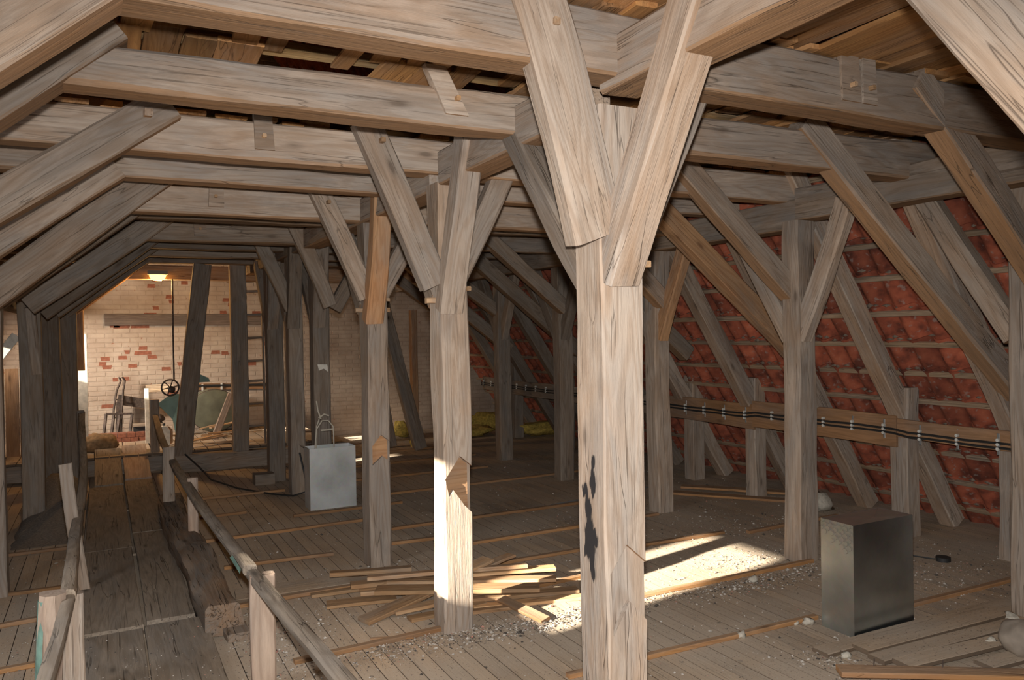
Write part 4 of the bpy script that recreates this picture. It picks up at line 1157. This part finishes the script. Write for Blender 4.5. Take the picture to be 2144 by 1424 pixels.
post(4.86, 4.98, 13.3, 13.42, 2.3, 'thin orange upright against the brick wall', 'timber_orange')
# ladder
ld = empty('ladder', (1.99, 12.15, 0.27), 'dark wooden ladder between two far timbers', 'ladder')
for xx in (1.83, 2.10):
    board('ladder_rail', (xx, 12.15, 0.285), (xx, 12.15, 2.9), 0.05, 0.03, 'timber_grey', ld, upv=(1, 0, 0))
for zz in (0.55, 0.88, 1.22, 1.52, 1.86, 2.2, 2.55):
    tube('rung', [(1.82, 12.15, zz), (2.11, 12.15, zz + .01)], 0.02, 'timber_grey', ld, seg=6)
# lamp on the lamplit beam
lm = empty('bulkhead_lamp', (0.69, 12.42, 2.82), 'glowing yellow bulkhead lamp under the collar beam by the brick wall', 'lamp')
V, F = [], []
prof = [(0.0, -.085), (.05, -.083), (.085, -.065), (.102, -.03), (.106, 0.0)]
for r_, z_ in prof:
    for k in range(18):
        a = 2 * math.pi * k / 18
        V.append((r_ * 1.05 * math.cos(a), r_ * 0.7 * math.sin(a), z_))
for i in range(len(prof) - 1):
    for k in range(18):
        a, b_ = i * 18 + k, i * 18 + (k + 1) % 18
        F.append((a, a + 18, b_ + 18, b_))
mesh('lamp_glass', V, [tuple(reversed(q)) for q in F], M['lamp_glass'], Matrix.Translation((0.69, 12.36, 2.795)), lm, smooth=180)
v, f = boxmesh(0.56, 0.82, 12.28, 12.45, 2.796, 2.85)
mesh('lamp_housing', v, f, M['lamp_base'], None, lm)
pl = bpy.data.lights.new('lamp_light', 'POINT'); pl.energy = 60; pl.color = (1.0, 0.56, 0.20); pl.shadow_soft_size = 0.06
po = bpy.data.objects.new('lamp_light', pl); C.objects.link(po); po.location = (0.72, 12.62, 2.66)
# rope with pulley wheel
tube('hanging_rope', [(0.89, 12.44, 2.74), (0.88, 12.40, 2.0), (0.875, 12.35, 1.26)], 0.012, 'iron', label='thin rope hanging from the lamp beam to the iron wheel', cat='rope', kind='thing', seg=6)
wh = empty('iron_wheel', (0.82, 12.32, 1.18), 'small spoked iron wheel hanging on the rope', 'wheel')
tube('rim', [(0.82 + .115 * math.cos(2 * math.pi * k / 24), 12.32, 1.17 + .115 * math.sin(2 * math.pi * k / 24)) for k in range(25)], 0.012, 'iron', wh, seg=6)
for k in range(3):
    a = math.pi * k / 3 + .2
    tube('spoke', [(0.82 - .11 * math.cos(a), 12.32, 1.17 - .11 * math.sin(a)), (0.82 + .11 * math.cos(a), 12.32, 1.17 + .11 * math.sin(a))], 0.008, 'iron', wh, seg=5)
lump('hub', (0.84, 12.33, 1.14), 0.05, 'iron', 0.4, (10, 7), (1, 1, 1), 2.0, wh)
# teal tin chute behind the slanted timber
tc_ = empty('tin_chute', (0.9, 12.6, 0.28), 'bent teal tin sheet behind the slanted timber', 'tin sheet')
def sheet(name, pts, mat, parent=None, th=0.012, **t):
    V = [Vector(p) for p in pts]; n = len(V)
    nr = (V[1] - V[0]).cross(V[-1] - V[0]).normalized() * th
    vv = V + [p + nr for p in V]
    ff = [tuple(range(n)), tuple(reversed(range(n, 2 * n)))] + [((k + 1) % n, k, k + n, (k + 1) % n + n) for k in range(n)]
    return tag(mesh(name, vv, ff, M[mat], None, parent), **t)
sheet('lower_sheet', [(0.66, 12.62, .92), (0.86, 12.58, .68), (0.92, 12.5, .30), (1.02, 12.5, .30), (1.0, 12.6, 1.05), (0.86, 12.62, 1.06)], 'teal', tc_)
sheet('upper_sheet', [(1.10, 12.68, 1.20), (1.40, 12.68, 1.21), (1.38, 12.68, 1.27), (1.16, 12.68, 1.38)], 'teal', tc_)
# drum of a tank on its side
tk = empty('tank', (1.6, 14.0, 0.285), 'big dull green round tank leaning at the brick wall', 'tank')
V, F = [], []
for r_, y_ in ((0.0, 13.86), (.30, 13.86), (.345, 13.88), (.345, 14.3), (0.0, 14.3)):
    for k in range(28):
        a = 2 * math.pi * k / 28
        V.append((1.60 + r_ * 1.1 * math.cos(a), y_, 0.66 + r_ * math.sin(a)))
for i in range(4):
    for k in range(28):
        a, b_ = i * 28 + k, i * 28 + (k + 1) % 28
        F.append((a, b_, b_ + 28, a + 28))
mesh('drum', V, F, M['tank'], None, tk, smooth=40)
tube('rim_band', [(1.60 + .378 * math.cos(2 * math.pi * k / 28), 13.92, 0.66 + .345 * math.sin(2 * math.pi * k / 28)) for k in range(29)], 0.012, 'iron', tk, seg=5)
# leaning pale stake before the tank
brace((1.48, 13.0, 0.29), (1.76, 13.1, 0.98), 0.11, 0.03, 'pale board leaning beside the green tank', 'pine')
# cable board on the brick wall
o = board('cable_board', (1.15, 14.46, 1.04), (2.6, 14.46, 1.0), 0.11, 0.025, 'tray', upv=(0, 1, 0), label='cable board with two pale clips on the brick wall', cat='board', kind='thing')
for xx in (1.47, 1.78):
    board('cable_clip', (xx, 14.43, .97), (xx, 14.43, 1.08), 0.03, 0.02, 'clip', o, upv=(0, 1, 0), n=1, warp=0)
tube('cable', [(1.15, 14.43, 1.06), (2.6, 14.43, 1.02)], 0.02, 'black', o, seg=6)
# hand truck leaning at the wall
ht = empty('hand_truck', (0.15, 14.2, 0.285), 'dark iron hand truck leaning at the left of the brick wall', 'hand truck')
for dx in (0, .12):
    tube('handle', [(0.06 + dx, 14.05, .30), (0.10 + dx, 14.15, .75), (0.15 + dx * .8, 14.22, 1.05), (0.215 + dx * .5, 14.27, 1.20), (0.19 + dx * .4, 14.24, 1.26)], 0.016, 'iron', ht, seg=6)
tube('crossbar', [(0.09, 14.13, .62), (0.20, 14.13, .62)], 0.012, 'iron', ht, seg=6)
tube('crossbar', [(0.12, 14.2, .9), (0.22, 14.2, .9)], 0.012, 'iron', ht, seg=6)
tag(board('leaning_board', (0.16, 14.30, .90), (0.60, 14.30, .80), 0.16, 0.03, 'iron', upv=(0, 1, 0)), label='dark board propped level across the brick wall', cat='board', kind='thing')
tag(board('board_leg', (0.17, 14.30, .285), (0.19, 14.30, .86), 0.10, 0.03, 'iron', upv=(0, 1, 0)), label='dark upright under the board at the brick wall', cat='board', kind='thing')
wf_ = empty('window_sash', (0.15, 13.9, 0.285), 'old black window sash leaning before the brick wall', 'window sash')
for a, b_ in (((-0.06, 13.88, .30), (-0.01, 13.98, .70)), ((0.31, 13.88, .30), (0.36, 13.98, .68)), ((-0.06, 13.88, .31), (0.31, 13.88, .31)), ((-0.01, 13.98, .70), (0.36, 13.98, .68)), ((0.05, 13.885, .31), (0.10, 13.98, .69)), ((0.13, 13.885, .31), (0.18, 13.98, .69))):
    board('sash_bar', a, b_, 0.04, 0.03, 'iron', wf_, n=2, warp=0.001)
bx = empty('black_crate', (0.55, 13.8, .285), 'black crate with lid behind the far rail post', 'crate')
v, f = boxmesh(0.37, 0.66, 13.7, 13.9, .285, .50); mesh('body', v, f, M['black'], None, bx)
v, f = boxmesh(0.36, 0.80, 13.66, 13.9, .50, .53); mesh('lid', v, f, M['rail'], None, bx)
lump('bundle', (0.72, 13.78, .60), 0.09, 'iron', 0.5, (10, 7), (1.3, 1, .8), 6.0, bx)
# workbench frame: white upright and shelf
wb = empty('shelf_frame', (0.6, 13.2, .285), 'white-edged upright carrying a short shelf board by the far rail post', 'shelf')
board('upright', (0.545, 13.2, .285), (0.545, 13.2, 1.12), 0.035, 0.06, 'white', wb, upv=(1, 0, 0))
board('shelf_board', (0.54, 13.3, 1.11), (0.92, 13.3, 1.10), 0.11, 0.04, 'batten', wb, upv=(0, 1, 0))
# brick ledge
le = empty('brick_ledge', (0.1, 13.65, .285), 'low ledge of bricks at the foot of the brick wall', 'ledge')
random.seed(171)
for r_ in range(2):
    x = -0.42 + r_ * .06
    while x < 0.62:
        w = random.choice((.11, .125, .13))
        v, f = boxmesh(x, x + w - .006, 13.55 + random.uniform(0, .01), 13.78, .285 + r_ * .07, .35 + r_ * .07)
        mesh('brick', v, f, M['brick'], None, le)
        x += w
# straw coloured sack, jerry can
sk = tag(lump('straw_sack', (-0.10, 12.62, .40), 0.19, 'sack', 0.35, (18, 10), (1.3, .9, .75), 3.0), 'brown straw sack slumped at the far left of the walkway', 'sack', None, 'thing')
jc = empty('canister', (0.73, 12.72, .285), 'white canister with orange side behind the handrail', 'canister')
prism('canister_body', [(0.64, .30), (0.82, .30), (0.83, .50), (0.78, .58), (0.72, .58), (0.63, .47)], 0.12, 'white', Matrix.Translation((0, 12.66, 0)), jc)
prism('orange_side', [(0.825, .31), (0.86, .33), (0.865, .52), (0.79, .59), (0.835, .50)], 0.12, 'tray', Matrix.Translation((0, 12.66, 0)), jc)
tube('cap', [(0.75, 12.72, .585), (0.75, 12.72, .62)], 0.02, 'black', jc, seg=8)
# loose scrap boards on the platform
SC = 'scrap boards on the far platform'
random.seed(181)
for k, lb in enumerate(('nearest the sill beam', 'under the green tank', 'left of the pale leaning board', 'behind the canister', 'right of the slanted timber', 'against the tank foot', 'lowest beside the ladder')):
    cx_, cy_ = random.uniform(1.1, 2.0), random.uniform(12.3, 13.6)
    a = random.uniform(-.5, .5)
    L = random.uniform(.3, .6)
    z_ = .30 + .025 * k
    board('scrap_board', (cx_ - L / 2 * math.cos(a), cy_ - L / 2 * math.sin(a), z_), (cx_ + L / 2 * math.cos(a), cy_ + L / 2 * math.sin(a), z_ + random.uniform(-.01, .08)), random.uniform(.07, .12), 0.02, 'offcut',
          label='lamplit scrap board on the far platform, ' + lb, cat='board', group=SC, kind='thing', n=2)
# bright opening at the far left: sill plank lit by the daylight
board('white_plank', (-0.315, 12.95, .02), (-0.31, 12.95, 1.98), 0.145, 0.03, 'white', upv=(0, 1, 0), label='pale daylit plank standing under the bright opening at far left', cat='plank', kind='thing')
board('sill_board', (-0.85, 12.2, .60), (-0.30, 12.2, .62), 0.06, 0.10, 'timber_grey', label='short horizontal board between the dark left posts', cat='board', kind='thing')
board('slanted_plank', (-1.32, 10.6, 1.35), (-0.90, 10.6, 1.95), 0.10, 0.03, 'white', upv=(0, 1, 0), label='sunlit slanted plank left of the sturdy post', cat='plank', kind='thing')
for k, xx in enumerate((-1.5, -1.33, -1.16, -0.99)):
    board('upright_board', (xx, 12.75, 0.0), (xx + .01, 12.75, 1.5 - .0 * k), 0.16, 0.025, 'tray', upv=(0, 1, 0), label='brown upright board left of the sturdy post, ' + ('outermost', 'second from the outside', 'second from the post', 'closest to the post')[k], cat='board', group='brown upright boards at far left', kind='thing')
# grey sacking heap left of the walkway
tp = bpy.data.meshes.new('sacking')
V, F = [], []
nx, ny = 26, 30
for j in range(ny + 1):
    for i in range(nx + 1):
        u, w_ = i / nx, j / ny
        x_ = -0.80 + u * 0.56; y_ = 8.35 + w_ * 2.9
        hh = 0.36 * (math.sin(math.pi * min(1, u * 1.05)) ** .5) * (min(1, w_ * 1.7) ** 1.2) * (1 if w_ < .9 else (1 - w_) * 10)
        z_ = max(0.0, hh * (0.85 + .3 * noise.noise((x_ * 4, y_ * 1.6, 0)))) + .012 * noise.noise((x_ * 18, y_ * 14, 3)) + 0.004
        V.append((x_ + .03 * noise.noise((x_ * 3, y_ * 5, 9)), y_, max(0.003, z_)))
for j in range(ny):
    for i in range(nx):
        a = j * (nx + 1) + i
        F.append((a, a + 1, a + nx + 2, a + nx + 1))
tag(mesh('sacking_heap', V, F, M['tarp'], None, None, smooth=180), 'dark grey sacking heaped behind the sturdy left post', 'sacking', None, 'thing')
# yellow mineral wool
for k, (c, r_, sq, lb) in enumerate((((4.75, 13.6, .14), .16, (1.0, 1.2, .9), 'lump of yellow mineral wool left of the inclined timber'), ((4.55, 12.35, .07), .12, (.7, 1.2, .8), 'small strip of yellow mineral wool between the inclined timbers'),
                                     ((5.75, 13.0, .09), .35, (1.6, .8, .28), 'flat yellow mineral wool mat right of the sunlit post'), ((7.0, 12.4, .12), .35, (1.5, .8, .36), 'yellow mineral wool by the white-edged low post'), ((6.5, 13.7, .16), .34, (1.6, .7, .5), 'dusty yellow mineral wool heap far right'))):
    tag(lump('mineral_wool', c, r_, 'wool', 0.5, (18, 10), sq, 2.0 + k * 3), lb, 'insulation', 'yellow mineral wool pieces', 'thing')
# black cable on the floor left of the open box
tube('floor_cable', [(0.95, 11.75, .27), (1.12, 11.5, .10), (1.2, 11.0, .012), (1.42, 10.2, .012), (1.72, 9.6, .012), (1.92, 9.35, .012), (2.08, 9.3, .06), (2.06, 9.42, .30), (2.02, 9.43, .5)], 0.011, 'black', seg=6, label='black cable curling over the floor left of the open metal box', cat='cable', kind='thing')
# small black puck and thin cable by the slim post
tube('black_puck', [(5.9, 3.98, .002), (5.9, 3.98, .035)], 0.055, 'black', seg=16, label='small black disc on the floor right of the closed box', cat='disc', kind='thing')
tube('thin_cable', [(5.87, 4.03, .01), (5.75, 4.3, .01), (5.95, 4.6, .012), (6.2, 5.2, .012)], 0.006, 'black', seg=5, label='thin black cable trailing from the small disc', cat='cable', kind='thing')

# ------------------------------------------------------------------ rubble and dust litter on the floor
random.seed(191)
rng = np.random.RandomState(5)
V, F, MI = [], [], []
octa = [(1, 0, 0), (0, 1, 0), (-1, 0, 0), (0, -1, 0), (0, 0, 1), (0, 0, -.6)]
of = [(0, 1, 4), (1, 2, 4), (2, 3, 4), (3, 0, 4), (1, 0, 5), (2, 1, 5), (3, 2, 5), (0, 3, 5)]
def pebble(x, y, s, z=0.0):
    k0 = len(V)
    a = rng.uniform(0, 6.28)
    ca, sa = math.cos(a), math.sin(a)
    fl = rng.uniform(.25, .8)
    el = rng.uniform(.6, 1.5)
    for p in octa:
        px, py, pz = p[0] * s * el * rng.uniform(.7, 1.2), p[1] * s * rng.uniform(.7, 1.2), p[2] * s * fl
        V.append((x + px * ca - py * sa, y + px * sa + py * ca, z + pz + s * fl * .4))
    F.extend([tuple(i + k0 for i in q) for q in of])
    MI.extend([int(rng.choice([0, 1, 2, 3], p=[.40, .36, .19, .05]))] * 8)
def blocked(x, y):
    return -0.25 < x < 0.60 and y < 12
for _ in range(13000):                                  # all over
    y = 2.0 + 8.5 * rng.uniform() ** 1.3; x = rng.uniform(-1.0, 6.9)
    if blocked(x, y): continue
    pebble(x, y, min(.02, .0038 * math.exp(rng.normal(0, .5))))
def cluster(cx, cy, sx, sy, n, s=.006, rot=0.0):
    for _ in range(n):
        px, py = rng.normal(0, sx), rng.normal(0, sy)
        x, y = cx + px * math.cos(rot) - py * math.sin(rot), cy + px * math.sin(rot) + py * math.cos(rot)
        if blocked(x, y): continue
        pebble(x, y, min(.020, .72 * s * math.exp(rng.normal(0, .45))), abs(rng.normal(0, .003)))
cluster(2.5, 4.42, .38, .07, 1500, .0075)
cluster(1.75, 4.55, .3, .09, 900, .0065)
cluster(1.35, 4.45, .35, .10, 500, .006)
cluster(0.85, 4.9, .10, .5, 700, .0065)
cluster(4.4, 4.30, .5, .09, 1000, .0075)
cluster(3.5, 4.40, .5, .06, 600, .0065)
cluster(4.6, 4.75, .35, .14, 800, .0065)
cluster(3.9, 3.2, .3, .06, 250, .007)
cluster(3.62, 3.05, .08, .12, 160, .009)
cluster(5.6, 3.7, .4, .35, 900, .0065)
cluster(5.6, 5.6, .5, .5, 500, .008)
cluster(4.9, 5.6, .7, .35, 700, .006)
cluster(4.4, 6.6, .7, .2, 500, .006)
cluster(1.1, 5.1, .2, .2, 300, .006)
cluster(-0.5, 5.6, .25, .8, 300, .006)
cluster(1.9, 6.1, .35, .12, 300, .006)
cluster(4.9, 2.75, .3, .12, 250, .009)
for _ in range(500):                                   # dust flakes on the near end of the walkway
    x, y = rng.uniform(-0.18, 0.55), 3.2 + 2.2 * rng.uniform()
    pebble(x, y, .0035 * math.exp(rng.normal(0, .4)), .052)
tag(mesh('gravel', V, F, [M['peb_light'], M['peb_mid'], M['peb_dark'], M['peb_brick']], None, None, midx=MI), 'pale rubble crumbs and bird droppings scattered over the floor', 'rubble', None, 'stuff')
for k, (x, y, s, lb) in enumerate(((3.42, 3.62, .030, 'mortar lump left of the pair before the closed box'), (3.93, 3.56, .034, 'mortar lump beside the left face of the closed box'), (3.86, 3.60, .018, 'small mortar lump next to the larger one by the box'),
                                   (4.25, 4.36, .034, 'mortar lump before the foot of the yellowish post'), (5.05, 2.95, .045, 'pale mortar lump before the rounded stone'), (4.55, 2.78, .028, 'pale shard on the loose boards'),
                                   (3.72, 3.10, .028, 'mortar lump at the corner of the loose boards'), (6.45, 5.7, .15, 'pinkish rubble lump under the rafters'))):
    tag(lump('mortar_lump', (x, y, s * .55 + (.03 if k == 5 else 0)), s, 'mortar_chunk', 0.8, (9, 6), (1.1, .9, .7), k * 2.3), lb, 'rubble lump', 'mortar lumps on the floor', 'thing')
